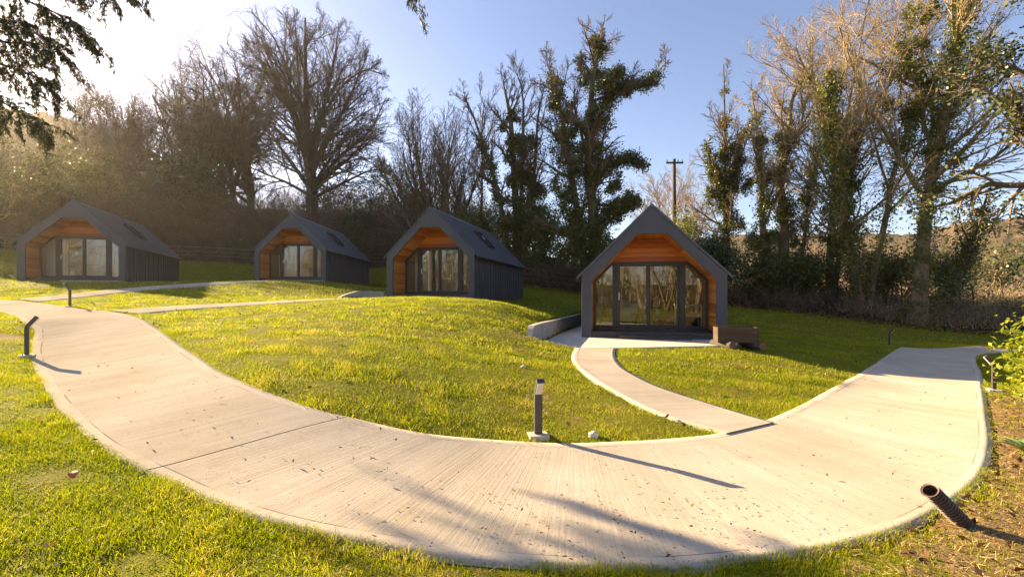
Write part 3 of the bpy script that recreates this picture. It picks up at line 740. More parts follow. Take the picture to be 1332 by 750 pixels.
# ------------------------------------------------------------------ bollard lights
def bollard():
    t = empty('bollard', (0, 0, 0)); w, d = .043, .027           # leans towards -y at the head
    line = [(0, 0.03), (0, .44)] + [(-.115 * (1 - math.cos(a)), .44 + .115 * math.sin(a)) for a in np.linspace(.10, .62, 6)]
    a = .62; e = line[-1]; line.append((e[0] - .16 * math.sin(a), e[1] + .16 * math.cos(a)))
    def strip(seg, w, d, off, m, name, parent):
        V = []; P = np.array(seg); T = np.gradient(P, axis=0); T /= np.linalg.norm(T, axis=1)[:, None]
        for p, tt in zip(P, T):
            nrm = np.array([-tt[1], tt[0]])
            for sx, sn in ((-1, -1), (1, -1), (1, 1), (-1, 1)):
                q = p + nrm * (off + sn * d); V.append((sx * w, q[0], q[1]))
        n = len(P); F = [(3, 2, 1, 0), tuple(4 * (n - 1) + k for k in range(4))]
        for i in range(n - 1):
            for k in range(4): F.append((4 * i + k, 4 * i + (k + 1) % 4, 4 * i + 4 + (k + 1) % 4, 4 * i + 4 + k))
        b = MB(); b.add(V, F); return b.build(name, m, parent, bevel=.003)
    strip(line[:2], w, d, 0, M['bollard'], 'post', t)
    hd = strip(line[1:], w, d, 0, M['bollard'], 'head', t)
    strip([line[5], line[6], line[7], (line[8][0] * .93 + line[7][0] * .07, line[8][1] * .93 + line[7][1] * .07)], w * .86, .004, d + .005, M['lens'], 'lens', hd)
    b = MB(); b.box(-.11, .11, -.09, .09, -.06, .026); b.build('base_plate', M['paving'], t, bevel=.006)
    return t
bz = [(hit(35, 464), 132, 'dark bollard light with bent head on the outer left grass edge of the path'), (hit(91, 399.5), -52, 'dark bollard light on the inner path edge near the farthest left cabin'),
      (hit(700, 569), 10, 'dark bollard light with pale lens in the middle, on a square concrete base'), ((9.0, 8.5, gz(9.0, 8.5)), -122, 'dark bollard light with curved head beside the yellow-green bush'),
      ((14.1, 17.0, gz(14.1, 17.0)), 40, 'small distant bollard light at the far end of the path under the trees')]
b0 = bollard()
for i, (p, a, lb) in enumerate(bz):
    o = b0 if i == 0 else copy_tree(b0)
    o.location = (p[0], p[1], p[2] + .01); o.rotation_euler = (0, 0, R(a)); tag(o, lb, 'bollard light', 'bollard lights along the path')

# ------------------------------------------------------------------ log trough, pipe, stones, leaves
t = tag(empty('log_trough', (5.66, 11.52, gz(5.66, 11.52) - .02), R(-9)), 'brown wooden trough resting on two short logs at the patio corner', 'trough')
b = MB()
for k in range(3): b.box(-.48, .48, -.21, -.175, .17 + k * .125, .17 + k * .125 + .12, .5)
b.build('side_board', M['old_wood'], t)
b = MB()
for k in range(3): b.box(-.48, .48, .175, .21, .17 + k * .125, .17 + k * .125 + .12, .5)
b.build('side_board', M['old_wood'], t)
for s in (-1, 1):
    b = MB(); b.box(s * .465 - .018, s * .465 + .018, -.172, .172, .17, .54); b.build('end_board', M['old_wood'], t)
b = MB(); b.box(-.445, .445, -.17, .17, .17, .205); b.build('bottom_board', M['old_wood'], t)
for s, dr in ((-.33, .3), (.36, -.15)):
    b = MB(); b.tube([(s + .16, -.33, .10), (s, 0, .105), (s - .14, .3, .10)], [.105, .11, .10], 14, False, .4)
    lg = b.build('log', M['pole_wood'], t, smooth=True)
    b = MB(); b.tube([(s + .1605, -.332, .10), (s + .155, -.32, .10)], .10, 14); b.build('cut_face', M['log_end'], lg)

pb = hit(1262, 681); b = MB(); pts = []; rr = []
d_ = Vector((-.36, -.06, .33)).normalized()
for k in range(97):
    pts.append(Vector((pb[0], pb[1], pb[2] - .05)) + d_ * (.49 * k / 96)); rr.append(.046 + .013 * (math.sin(k * 2 * math.pi / 5.6) > -.1))
b.tube(pts, rr, 22, False)
b.tube(pts[::-1], .042, 22, False)
k0 = len(b.v); n_ = 22
o = b.build('drain_pipe', M['pipe'], smooth=False)
b2 = MB(); tag(o, 'brown corrugated drain pipe stub leaning out of the soil by the path edge', 'pipe')
def stone(name, p, r, seed, m, label):
    rs = np.random.RandomState(seed); import bmesh
    bm = bmesh.new(); bmesh.ops.create_icosphere(bm, subdivisions=3, radius=1)
    for v in bm.verts:
        c = v.co; k = 1 + .22 * math.sin(c.x * 3 + seed) * math.cos(c.y * 2.6) + .12 * math.sin(c.z * 5 + c.x * 4 + seed)
        v.co = Vector((c.x * r[0] * k, c.y * r[1] * k, c.z * r[2] * k))
    me = bpy.data.meshes.new(name); bm.to_mesh(me); bm.free(); me.materials.append(m)
    o = link(bpy.data.objects.new(name, me)); o.location = (p[0], p[1], p[2] + r[2] * .3); return tag(o, label, 'stone', 'loose stones on the grass')
stone('stone', hit(772, 569), (.065, .05, .045), 2, M['stone'], 'white stone on the grass right of the middle bollard')
stone('stone', hit(680, 479), (.05, .04, .035), 7, M['stone'], 'small white stone halfway up the grass above the middle bollard')

# utility pole
px_, py_ = at(877, 40); zb = gz(px_, py_); zt_ = EYE + (HY - 207) / FPX * 40
t = tag(empty('utility_pole', (px_, py_, zb)), 'dark wooden utility pole with crossarm behind the nearest cabin roof', 'utility pole')
h = zt_ - zb; b = MB(); b.tube([(0, 0, -.3), (0, 0, h)], [.2, .14], 12, True); b.build('pole', M['pole_wood'], t)
b = MB(); b.box(-.75, .75, -.17, -.05, h - .42, h - .28); b.build('crossarm', M['pole_wood'], t)
for x in (-.66, .66, .3):
    b = MB(); b.lathe([(.03, 0), (.05, .05), (.03, .1), (.05, .15), (.02, .2)], (x, -.11, h - .28), 10); b.build('insulator', M['black'], t)

# fence along the wood edge
fl = smooth_line([(-47, 33.4), (-24, 38.8), (-11, 40.4), (-5, 37.4), (1, 32.7), (6.5, 30.0), (12, 27.3)], 2.45)
t = tag(empty('fence', (fl[0][0], fl[0][1], gz(*fl[0]))), 'old post and wire fence along the wood edge behind the cabins', 'fence')
base = Vector(t.location)
zz = ground(fl[:, 0], fl[:, 1])
for k in range(len(fl)):
    b = MB(); lean = rnd.uniform(-.05, .05)
    b.tube([(fl[k][0] - base.x, fl[k][1] - base.y, zz[k] - base.z - .2), (fl[k][0] - base.x + lean, fl[k][1] - base.y, zz[k] - base.z + 1.15 + rnd.uniform(-.1, .15))], .055, 7)
    b.build('post', M['post_wood'], t)
for hh in (.35, .7, 1.05):
    b = MB(); b.tube([(fl[k][0] - base.x, fl[k][1] - base.y - .06, zz[k] - base.z + hh) for k in range(len(fl))], .006, 4); b.build('wire', M['steel'], t)
# ------------------------------------------------------------------ trees
UP = np.array([0, 0, 1.0])
def unit(a): return a / np.maximum(np.linalg.norm(a, axis=-1, keepdims=True), 1e-9)
def grow(rs, st, di, ln, r0, nseg, wander, trop, tip=.35):
    n = len(st); P = np.zeros((n, nseg + 1, 3)); P[:, 0] = st; d = unit(di.copy())
    for i in range(nseg):
        d = unit(d + rs.normal(0, wander, (n, 3)) + UP * trop)
        P[:, i + 1] = P[:, i] + d * (ln / nseg)[:, None]
    rad = r0[:, None] * np.linspace(1, tip, nseg + 1)[None]
    return P, rad
def sprout(rs, P, rad, ln, k, f0, f1, ang, ratio, rk, power=.6, fall=.55):
    n, m = P.shape[:2]; f = f0 + (f1 - f0) * ((np.arange(k)[None] + rs.rand(n, k)) / k); f = f.ravel(); pi = np.repeat(np.arange(n), k)
    g = f * (m - 1); i = np.minimum(g.astype(int), m - 2); w = (g - i)[:, None]
    st = P[pi, i] * (1 - w) + P[pi, i + 1] * w; d = unit(P[pi, i + 1] - P[pi, i])
    pr = rad[pi, i] * (1 - w[:, 0]) + rad[pi, i + 1] * w[:, 0]
    per = unit(np.cross(d, rs.normal(0, 1, d.shape))); a = np.radians(ang) * rs.uniform(.65, 1.3, len(f)) * (1 - .35 * f)
    nd = d * np.cos(a)[:, None] + per * np.sin(a)[:, None]
    l2 = ln[pi] * ratio * (1 - fall * (f - f0) / max(1e-6, f1 - f0)) * rs.uniform(.7, 1.2, len(f))
    return st, nd, l2, pr * rk
def clip_env(st, di, ln, env):
    """shorten a branch where it would leave the crown's rounded envelope (radius, centre height, half height)"""
    s = np.array([env[0], env[0], env[2]]); o = (st - np.array([0, 0, env[1]])) / s; d = unit(di) / s
    a = (d * d).sum(1); b = (o * d).sum(1); c = (o * o).sum(1) - 1; q = np.maximum(b * b - a * c, 0); t = (-b + np.sqrt(q)) / a
    return np.where(c < 0, np.minimum(ln, np.maximum(t, .3)), np.minimum(ln, .4))
def tubes(levels, sides):
    V, F, off = [], [], 0
    for (P, rad), ns in zip(levels, sides):
        n, m = P.shape[:2]
        T = unit(np.gradient(P, axis=1)); ref = np.where(np.abs(T[:, :1, 2:3]) > .8, np.array([[[1., 0, 0]]]), np.array([[[0, 0, 1.]]]))
        A = unit(np.cross(T, np.broadcast_to(ref, T.shape))); B = np.cross(T, A); q = np.arange(ns) * 2 * math.pi / ns
        ring = P[:, :, None] + (A[:, :, None] * np.cos(q)[None, None, :, None] + B[:, :, None] * np.sin(q)[None, None, :, None]) * rad[:, :, None, None]
        V.append(ring.reshape(-1, 3))
        a = off + (np.arange(n)[:, None, None] * m + np.arange(m - 1)[None, :, None]) * ns
        k = np.arange(ns)[None, None]; k2 = (k + 1) % ns
        F.append(np.stack([a + k, a + k2, a + ns + k2, a + ns + k], -1).reshape(-1, 4)); off += n * m * ns
    return np.concatenate(V), np.concatenate(F)
def leaves(rs, C, size, outward=None, aspect=.62, droop=0.0, axis_=None):
    """one folded quad per leaf"""
    n = len(C); nrm = rs.normal(0, 1, (n, 3)) + UP * .6
    if outward is not None: nrm += outward * .9
    nrm = unit(nrm); a = rs.normal(0, 1, (n, 3)) if axis_ is None else axis_ + rs.normal(0, .35, (n, 3))
    a = a - UP * droop; a = unit(a - nrm * (a * nrm).sum(1, keepdims=True)); b = np.cross(nrm, a)
    s = (size * rs.uniform(.6, 1.35, n))[:, None]
    V = np.stack([C - a * s * .5, C + b * s * aspect * .5 + nrm * s * .10 - a * s * .05, C + a * s * .5, C - b * s * aspect * .5 + nrm * s * .10 - a * s * .05], 1)
    F = np.arange(n * 4).reshape(n, 4); var = np.repeat(rs.rand(n), 4)
    return V.reshape(-1, 3), F, var
def along(rs, levels, count, spread, z0=-1e9, z1=1e9, share=None, reach=(1, 1, 1)):
    """points scattered round the limbs, in tufts"""
    C, O = [], []
    W = np.array([np.linalg.norm(np.diff(P, axis=1), axis=2).sum() for P, _ in levels]); W = W / W.sum() if share is None else np.array(share)
    for (P, rad), w, sp, rc in zip(levels, W, spread, reach):
        k = int(count * w); tuft = max(1, k // 14); n, m = P.shape[:2]
        i = rs.randint(0, n, tuft); g = rs.rand(tuft) * (m - 1.001) * rc; j = g.astype(int); f = (g - j)[:, None]
        c = P[i, j] * (1 - f) + P[i, j + 1] * f; r = rad[i, j]
        o = unit(rs.normal(0, 1, (tuft, 3))); h_ = (np.sin(i * 7.1 + g * 1.9) + np.sin(i * 3.3 + g * 4.7 + 1)) * .38 + .75; h_ = np.maximum(h_, .12); c = c + o * (r + sp * h_ * rs.rand(tuft) ** 1.4)[:, None]
        tt = rs.randint(0, tuft, k); d = rs.normal(0, 1, (k, 3)) * (.16 + .10 * rs.rand(tuft)[tt])[:, None]
        C.append(c[tt] + d); O.append(unit(o[tt] + d))
    C, O = np.concatenate(C), np.concatenate(O); kx = (C[:, 2] > z0) & (C[:, 2] < z1); return C[kx], O[kx]

def tree(name, label, x, y, H, seed, stems=1, lean=(0, 0), r=.3, bole=.25, k1=12, a1=45, ratio1=.55, k2=8, k3=7, k4=0, a2=42, trop=(.03, .05, .03, .02),
         wander=(.06, .13, .16, .2), bark_='bark_brown', twig='twig_brown', ivy=0, ivy_m='ivy', ivy_top=.7, ivy_spread=(.35, .25), ivy_size=.13, splay=.35, twr=.012, group='bare and ivy-clad trees round the lawn', cat='tree', ivy_share=(.62, .38), spine=None, lumps=None, D=30, rk1=.55, env=None, fol=0, fol_m='holly', fol_size=.13):
    rs = np.random.RandomState(seed); z = gz(x, y) - .15
    root = tag(empty(name, (x, y, z)), label, cat, group)
    st = np.zeros((stems, 3)); az = rs.rand() * 6.28 + np.arange(stems) * 6.283 / stems
    di = np.tile(UP + np.array([lean[0], lean[1], 0]), (stems, 1))
    if stems > 1: di = di + np.stack([np.cos(az), np.sin(az), 0 * az], 1) * splay * rs.uniform(.5, 1.2, (stems, 1)); st = st + np.stack([np.cos(az), np.sin(az), 0 * az], 1) * r * .7
    ln = H * rs.uniform(.8, 1.0, stems) if stems > 1 else np.array([H])
    if env: ln = clip_env(st, di, ln * 1.3, env) * rs.uniform(.8, .97, len(ln))
    L0 = grow(rs, st, di, ln, np.full(stems, r), 12, wander[0], trop[0], .16)
    if spine:
        Q, Rr = [], []
        for r_, pts in spine:
            p3 = []
            for a_, b_, *o_ in pts:
                dd = o_[0] if o_ else D + rs.uniform(-.5, .5); p3.append(((a_ - CX) / FPX * D - x, dd - y, EYE + (HY - b_) / FPX * D - z))
            if r_ > .1 and pts[0][1] > 285: p3[0] = (p3[0][0], rs.uniform(-.3, .3), 0)
            c_ = smooth_line(p3, .15); u_ = np.linspace(0, len(c_) - 1, 13); Q.append(np.stack([np.interp(u_, np.arange(len(c_)), c_[:, k]) for k in range(3)], 1)); Rr.append(r_ * np.linspace(1, .15, 13))
        L0 = (np.array(Q), np.array(Rr)); ln = np.linalg.norm(np.diff(L0[0], axis=1), axis=2).sum(1); stems = len(Q)
    L0[1][:, 0] *= 1.45; L0[1][:, 1] *= 1.08
    s1 = sprout(rs, *L0, ln, k1, bole, .97, a1, ratio1, rk1)
    if env: s1 = (s1[0], s1[1], clip_env(s1[0], s1[1], s1[2] * 2.2, env) * rs.uniform(.75, 1.0, len(s1[2])), s1[3])
    L1 = grow(rs, s1[0], s1[1], s1[2], np.maximum(s1[3], .03), 7, wander[1], trop[1], .25)
    s2 = sprout(rs, *L1, s1[2], k2, .18, 1, a2, .5, .6)
    if env: s2 = (s2[0], s2[1], np.minimum(s2[2], clip_env(s2[0], s2[1], s2[2] * 1.3, (env[0] * 1.06, env[1], env[2] * 1.05)) + .3), s2[3])
    L2 = grow(rs, s2[0], s2[1], s2[2], np.maximum(s2[3], .018), 4, wander[2], trop[2], .4)
    s3 = sprout(rs, *L2, s2[2], k3, .15, 1, 40, .55, .65)
    L3 = grow(rs, s3[0], s3[1], s3[2], np.maximum(s3[3], twr), 3, wander[3], trop[3], .5)
    def tuck(P):
        if not env: return P
        c_ = np.array([0, 0, env[1]]); s_ = np.array([env[0], env[0], env[2]]); q_ = (P - c_) / s_; f_ = np.linalg.norm(q_, axis=-1, keepdims=True)
        return np.where((f_ > 1) & (P[..., 2:3] > H * .12), c_ + q_ / np.maximum(f_, 1e-6) * (1 + (f_ - 1) * .3) * s_, P)
    V, F = tubes([L0, L1], [10, 6]); np_mesh('trunk', V, [F], M[bark_], root, smooth=True)
    lv, sd = [(tuck(L2[0]), L2[1]), (tuck(L3[0]), L3[1])], [4, 3]
    if k4:
        s4 = sprout(rs, *L3, s3[2], k4, .2, 1, 38, .6, .8); L4 = grow(rs, s4[0], s4[1], s4[2], np.full(len(s4[2]), twr * .75), 2, .15, trop[3], .5); lv.append((tuck(L4[0]), L4[1])); sd.append(3)
    V, F = tubes(lv, sd); np_mesh('crown', V, [F], M[twig], root)
    if lumps:
        C, O = [], []
        for a_, b_, r_ in lumps:
            r_ = 1.1 * r_ / FPX * D; c_ = np.array([(a_ - CX) / FPX * D - x, rs.uniform(-.6, .6) * r_, EYE + (HY - b_) / FPX * D - z]); n_ = int(1500 * r_ * r_) + 60
            q_ = unit(rs.normal(0, 1, (11, 3))) * rs.uniform(.3, .85, (11, 1)) * r_; w_ = rs.uniform(.22, .5, 11) * r_
            t_ = rs.randint(0, 11, max(6, n_ // 9)); o_ = unit(rs.normal(0, 1, (len(t_), 3)) + UP * .3); tc = c_ + q_[t_] + o_ * (w_[t_] * rs.uniform(.3, 1.1, len(t_)))[:, None]
            k_ = rs.randint(0, len(tc), n_); C.append(tc[k_] + rs.normal(0, .10, (n_, 3))); O.append(o_[k_])
        C, O = np.concatenate(C), np.concatenate(O); kx = C[:, 2] > .1; C, O = C[kx], O[kx]
        V, F, var = leaves(rs, C, np.full(len(C), ivy_size), O); np_mesh('ivy', V, [F], M[ivy_m], root, attrs={'var': var})
    if ivy:
        C, O = along(rs, [L0, L1], int(ivy * 1.7), ivy_spread, .2, H * ivy_top, ivy_share, (.95, .5))
        V, F, var = leaves(rs, C, np.full(len(C), ivy_size), O); np_mesh('ivy', V, [F], M[ivy_m], root, attrs={'var': var})
    if fol:
        C, O = along(rs, [L1, L2, L3], fol, (.1, .12, .12))
        V, F, var = leaves(rs, C, np.full(len(C), fol_size), O); np_mesh('foliage', V, [F], M[fol_m], root, attrs={'var': var})
    return root
def tp(px, D, top):
    x, y = at(px, D); return x, y, EYE + (HY - top) / FPX * D - gz(x, y)

B = dict(bark_='bark_grey', twig='twig_grey', twr=.012)
x, y, H = tp(398, 45, 8)
tree('beech_tree', 'great round-crowned bare beech with thick grey trunk, tallest above the second cabin', x, y, H, 1, D=45,
     spine=[(.58, [(406, 300), (405, 240), (402, 170), (398, 95), (396, 22)]), (.26, [(405, 235), (425, 185), (452, 130), (478, 72)]), (.24, [(405, 245), (440, 205), (478, 170), (503, 130)]), (.26, [(404, 225), (385, 165), (362, 105), (345, 48)]),
            (.22, [(405, 250), (375, 205), (345, 165), (322, 120)]), (.26, [(404, 215), (418, 150), (432, 85), (442, 32)]), (.24, [(405, 230), (410, 170, 42), (418, 110, 40), (420, 60, 39)]), (.24, [(404, 235), (395, 170, 48), (385, 110, 50), (380, 60, 51)]),
            (.2, [(405, 245), (430, 215, 42), (458, 190, 39.5), (474, 150, 38.5)]), (.2, [(405, 245), (380, 215, 48), (355, 190, 51), (345, 140, 52)]),
            (.17, [(405, 258), (445, 238), (488, 222), (518, 224)]), (.17, [(405, 255), (370, 236), (335, 222), (303, 205)]), (.15, [(405, 240), (455, 205, 42), (490, 185, 41), (515, 170, 40.5)]), (.15, [(405, 252), (440, 245, 42), (475, 240, 40), (500, 245, 39)]), (.18, [(404, 200), (375, 130), (340, 80), (318, 62)]), (.18, [(403, 180), (440, 120), (470, 90), (496, 95)])],
     r=.5, bole=.16, k1=14, a1=43, ratio1=.27, k2=10, k3=8, k4=2, rk1=.5, env=(9.0, H * .50, H * .505), trop=(.04, .045, .03, .015), wander=(.10, .15, .18, .22), a2=48, **B)
x, y, H = tp(318, 48.5, 18)
tree('beech_tree', 'tall bare beech just left of the great round-crowned one', x, y, H, 2, stems=4, wander=(.1, .17, .21, .27), a2=48, splay=.5, env=(7.2, H * .48, H * .525), r=.38, bole=.2, k1=14, a1=42, ratio1=.45, k2=11, k3=8, k4=3, rk1=.65, trop=(.06, .03, .02, .01), **B)
x, y, H = tp(262, 50, 42)
tree('beech_tree', 'bare beech with many upswept stems, third from the great round-crowned one', x, y, H, 3, stems=4, wander=(.1, .17, .21, .27), a2=48, splay=.5, env=(6.8, H * .48, H * .525), r=.34, bole=.2, k1=14, a1=42, ratio1=.45, k2=11, k3=8, k4=3, rk1=.65, trop=(.06, .04, .02, .01), **B)
x, y, H = tp(212, 47, 70)
tree('bare_tree', 'thin bare tree filling the gap behind the glossy evergreen bushes', x, y, H, 4, stems=4, wander=(.1, .17, .21, .27), a2=48, splay=.5, env=(6.5, H * .48, H * .525), r=.26, bole=.2, k1=13, a1=42, ratio1=.45, k2=10, k3=8, k4=3, trop=(.05, .05, .03, .01), **B)
x, y, H = tp(170, 41, 72)
tree('bare_tree', 'slender bare tree with open fan of branches against the white sky', x, y, H, 5, stems=3, wander=(.1, .17, .21, .27), a2=48, splay=.35, env=(5.0, H * .48, H * .525), r=.2, bole=.25, k1=13, a1=40, ratio1=.5, k2=9, k3=7, k4=2, trop=(.03, .06, .04, .02), **B)
x, y, H = tp(118, 54, 110)
tree('bare_tree', 'pale bare tree behind the sunlit evergreen bush at far left', x, y, H, 6, stems=3, r=.22, k1=12, k2=9, k3=7, k4=2, **B)
Iv = dict(bark_='bark_brown', twig='twig_brown')
x, y, H = tp(566, 38, 112)
tree('ivied_tree', 'fan-shaped bare tree of many upright ivy-darkened stems behind the mound cabin', x, y, H, 7, stems=9, splay=.5, env=(5.4, H * .48, H * .525), r=.2, bole=.2, k1=11, a1=26, ratio1=.36, k2=8, k3=6, k4=2, trop=(.07, .10, .07, .04), ivy=5200, ivy_top=.62, ivy_spread=(.2, .05), **Iv)
x, y, H = tp(617, 42, 118)
tree('bare_tree', 'slender bare tree between the fan-shaped tree and the ivied pair', x, y, H, 8, stems=2, splay=.14, r=.17, bole=.3, k1=12, a1=34, ratio1=.36, k2=8, k3=6, k4=2, trop=(.02, .09, .06, .03), ivy=1800, ivy_top=.6, ivy_spread=(.25, .05), **Iv)
x, y, H = tp(676, 35, 100)
tree('ivied_tree', 'broad multi-stemmed tree with dense ivy and bare top above the cabin roof end', x, y, H, 9, D=35, spine=[(.34, [(672, 345), (672, 280), (668, 220), (665, 160), (655, 108)]), (.26, [(677, 345), (690, 270), (696, 210), (700, 150), (708, 114)]), (.22, [(668, 340), (650, 260), (632, 200), (615, 150), (603, 125)]), (.2, [(680, 320), (678, 220), (682, 150), (676, 106)])],
     lumps=[(672, 150, 15), (667, 195, 21), (690, 185, 11), (677, 240, 28), (650, 255, 16), (690, 285, 30), (666, 305, 34), (640, 215, 8), (628, 190, 7), (655, 165, 8), (700, 250, 14), (712, 300, 22)], stems=4, splay=.2, r=.28, bole=.2, k1=12, a1=40, ratio1=.25, k2=8, k3=6, k4=2, trop=(.06, .08, .05, .03), ivy=13000, ivy_top=.7, ivy_spread=(.65, .1), ivy_size=.145, **Iv)
x, y, H = tp(770, 31, 40)
tree('ivied_tree', 'tallest ivy-smothered tree, bare boughs reaching right, left of the nearest cabin', x, y, H, 17, D=31, spine=[(.40, [(775, 352), (772, 280), (765, 220), (768, 150), (772, 95), (785, 48)]), (.30, [(765, 352), (752, 280), (738, 200), (725, 130), (712, 95)]), (.09, [(770, 180), (790, 130), (815, 115), (840, 105), (868, 82)]), (.09, [(768, 235), (795, 212), (825, 205), (842, 222)]), (.08, [(772, 300), (800, 272), (830, 258)])],
     lumps=[(722, 112, 13), (727, 145, 20), (735, 190, 25), (745, 240, 30), (755, 290, 34), (765, 330, 36), (770, 80, 25), (776, 60, 15), (788, 110, 24), (778, 150, 30), (772, 200, 30), (792, 240, 18), (800, 278, 24), (818, 264, 16), (738, 322, 26), (812, 118, 12), (748, 165, 14)], stems=3, splay=.15, lean=(.02, 0), r=.33, bole=.15, k1=14, a1=62, ratio1=.26, k2=9, k3=8, k4=2, trop=(.05, .02, .02, .01), ivy=15000, ivy_top=.85, ivy_spread=(.75, .12), ivy_size=.145, **Iv)
x, y, H = tp(862, 47, 222)
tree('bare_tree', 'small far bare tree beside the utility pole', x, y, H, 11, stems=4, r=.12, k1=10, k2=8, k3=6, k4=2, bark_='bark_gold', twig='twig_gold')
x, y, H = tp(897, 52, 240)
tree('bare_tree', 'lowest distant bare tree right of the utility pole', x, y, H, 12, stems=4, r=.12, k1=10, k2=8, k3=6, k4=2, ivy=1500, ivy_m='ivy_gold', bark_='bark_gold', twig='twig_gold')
x, y, H = tp(941, 33, 88)
tree('ivied_tree', 'slim ivied tree with feathery bare tip right of the nearest cabin', x, y, H, 13, D=33, spine=[(.24, [(948, 375), (946, 300), (943, 230), (940, 160), (938, 88)]), (.09, [(945, 250), (962, 205), (972, 160)]), (.09, [(945, 270), (925, 215), (918, 180)])],
     lumps=[(943, 120, 5), (941, 160, 9), (944, 200, 17), (932, 222, 12), (957, 240, 18), (940, 262, 19), (950, 292, 19), (946, 330, 23), (925, 250, 9), (966, 205, 7)], r=.22, bole=.2, k1=18, a1=45, ratio1=.24, k2=8, k3=7, k4=2, trop=(.02, .05, .03, .02), ivy=5000, ivy_top=.76, ivy_spread=(.25, .1), ivy_size=.14, **Iv)
x, y, H = tp(1006, 29, 95)
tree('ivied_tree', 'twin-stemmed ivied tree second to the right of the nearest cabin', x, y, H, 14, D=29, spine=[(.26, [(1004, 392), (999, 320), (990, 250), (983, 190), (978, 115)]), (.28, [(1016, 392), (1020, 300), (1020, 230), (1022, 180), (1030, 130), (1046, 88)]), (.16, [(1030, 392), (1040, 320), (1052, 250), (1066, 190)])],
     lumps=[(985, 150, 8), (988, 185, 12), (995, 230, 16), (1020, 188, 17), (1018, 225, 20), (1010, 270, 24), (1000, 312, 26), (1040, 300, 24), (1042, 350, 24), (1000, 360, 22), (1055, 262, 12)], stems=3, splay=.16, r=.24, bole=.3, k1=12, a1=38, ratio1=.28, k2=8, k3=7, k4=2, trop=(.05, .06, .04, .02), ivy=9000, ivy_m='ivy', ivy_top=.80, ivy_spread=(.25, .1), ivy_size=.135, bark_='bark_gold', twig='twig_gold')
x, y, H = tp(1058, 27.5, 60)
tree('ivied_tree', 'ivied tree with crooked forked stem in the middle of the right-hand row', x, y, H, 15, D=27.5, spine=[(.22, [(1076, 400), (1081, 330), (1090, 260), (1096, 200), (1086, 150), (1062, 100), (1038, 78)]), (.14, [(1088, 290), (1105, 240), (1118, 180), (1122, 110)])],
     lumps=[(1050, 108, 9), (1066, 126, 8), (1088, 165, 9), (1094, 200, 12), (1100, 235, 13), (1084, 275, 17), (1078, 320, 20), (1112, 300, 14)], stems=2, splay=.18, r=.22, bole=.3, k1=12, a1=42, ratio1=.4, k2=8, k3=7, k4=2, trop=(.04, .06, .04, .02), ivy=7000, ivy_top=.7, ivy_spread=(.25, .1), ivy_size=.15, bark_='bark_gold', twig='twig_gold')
x, y, H = tp(1124, 25, -60)
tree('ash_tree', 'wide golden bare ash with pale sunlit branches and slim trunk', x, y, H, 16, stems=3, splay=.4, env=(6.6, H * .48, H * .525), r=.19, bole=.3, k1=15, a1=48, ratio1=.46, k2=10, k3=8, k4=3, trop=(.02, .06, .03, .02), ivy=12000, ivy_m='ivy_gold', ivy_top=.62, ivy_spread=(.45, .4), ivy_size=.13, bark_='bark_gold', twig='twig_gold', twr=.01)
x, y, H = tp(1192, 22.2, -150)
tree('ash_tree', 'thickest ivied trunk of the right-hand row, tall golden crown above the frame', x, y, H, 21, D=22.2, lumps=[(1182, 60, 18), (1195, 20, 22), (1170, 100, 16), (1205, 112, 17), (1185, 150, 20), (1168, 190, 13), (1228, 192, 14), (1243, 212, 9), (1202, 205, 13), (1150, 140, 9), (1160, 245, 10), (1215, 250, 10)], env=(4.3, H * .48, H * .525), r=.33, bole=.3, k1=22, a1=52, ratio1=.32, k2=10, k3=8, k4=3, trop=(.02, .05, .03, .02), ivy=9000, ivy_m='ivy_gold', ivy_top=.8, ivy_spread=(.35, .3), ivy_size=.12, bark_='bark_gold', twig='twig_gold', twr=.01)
x, y, H = tp(1212, 23.5, 215)
tree('leaning_tree', 'half-dead tree leaning right over the brambles with broken top', x, y, H, 18, lean=(.62, -.1), r=.2, bole=.35, k1=9, a1=52, ratio1=.36, k2=5, k3=4, trop=(.04, .0, -.02, -.03), ivy=2600, ivy_top=.75, ivy_spread=(.32, .1), ivy_size=.13, **Iv)
x, y = 17.9, 13.6
tree('evergreen_oak', 'dark leafy tree reaching in from the right edge with twisted boughs', x, y, 12.5, 19, lean=(-.06, 0), r=.34, bole=.25, k1=15, a1=72, ratio1=.36, k2=9, k3=5, trop=(.03, -.02, .0, .0), wander=(.1, .22, .2, .2), fol=9500, bark_='bark_brown', twig='twig_brown')
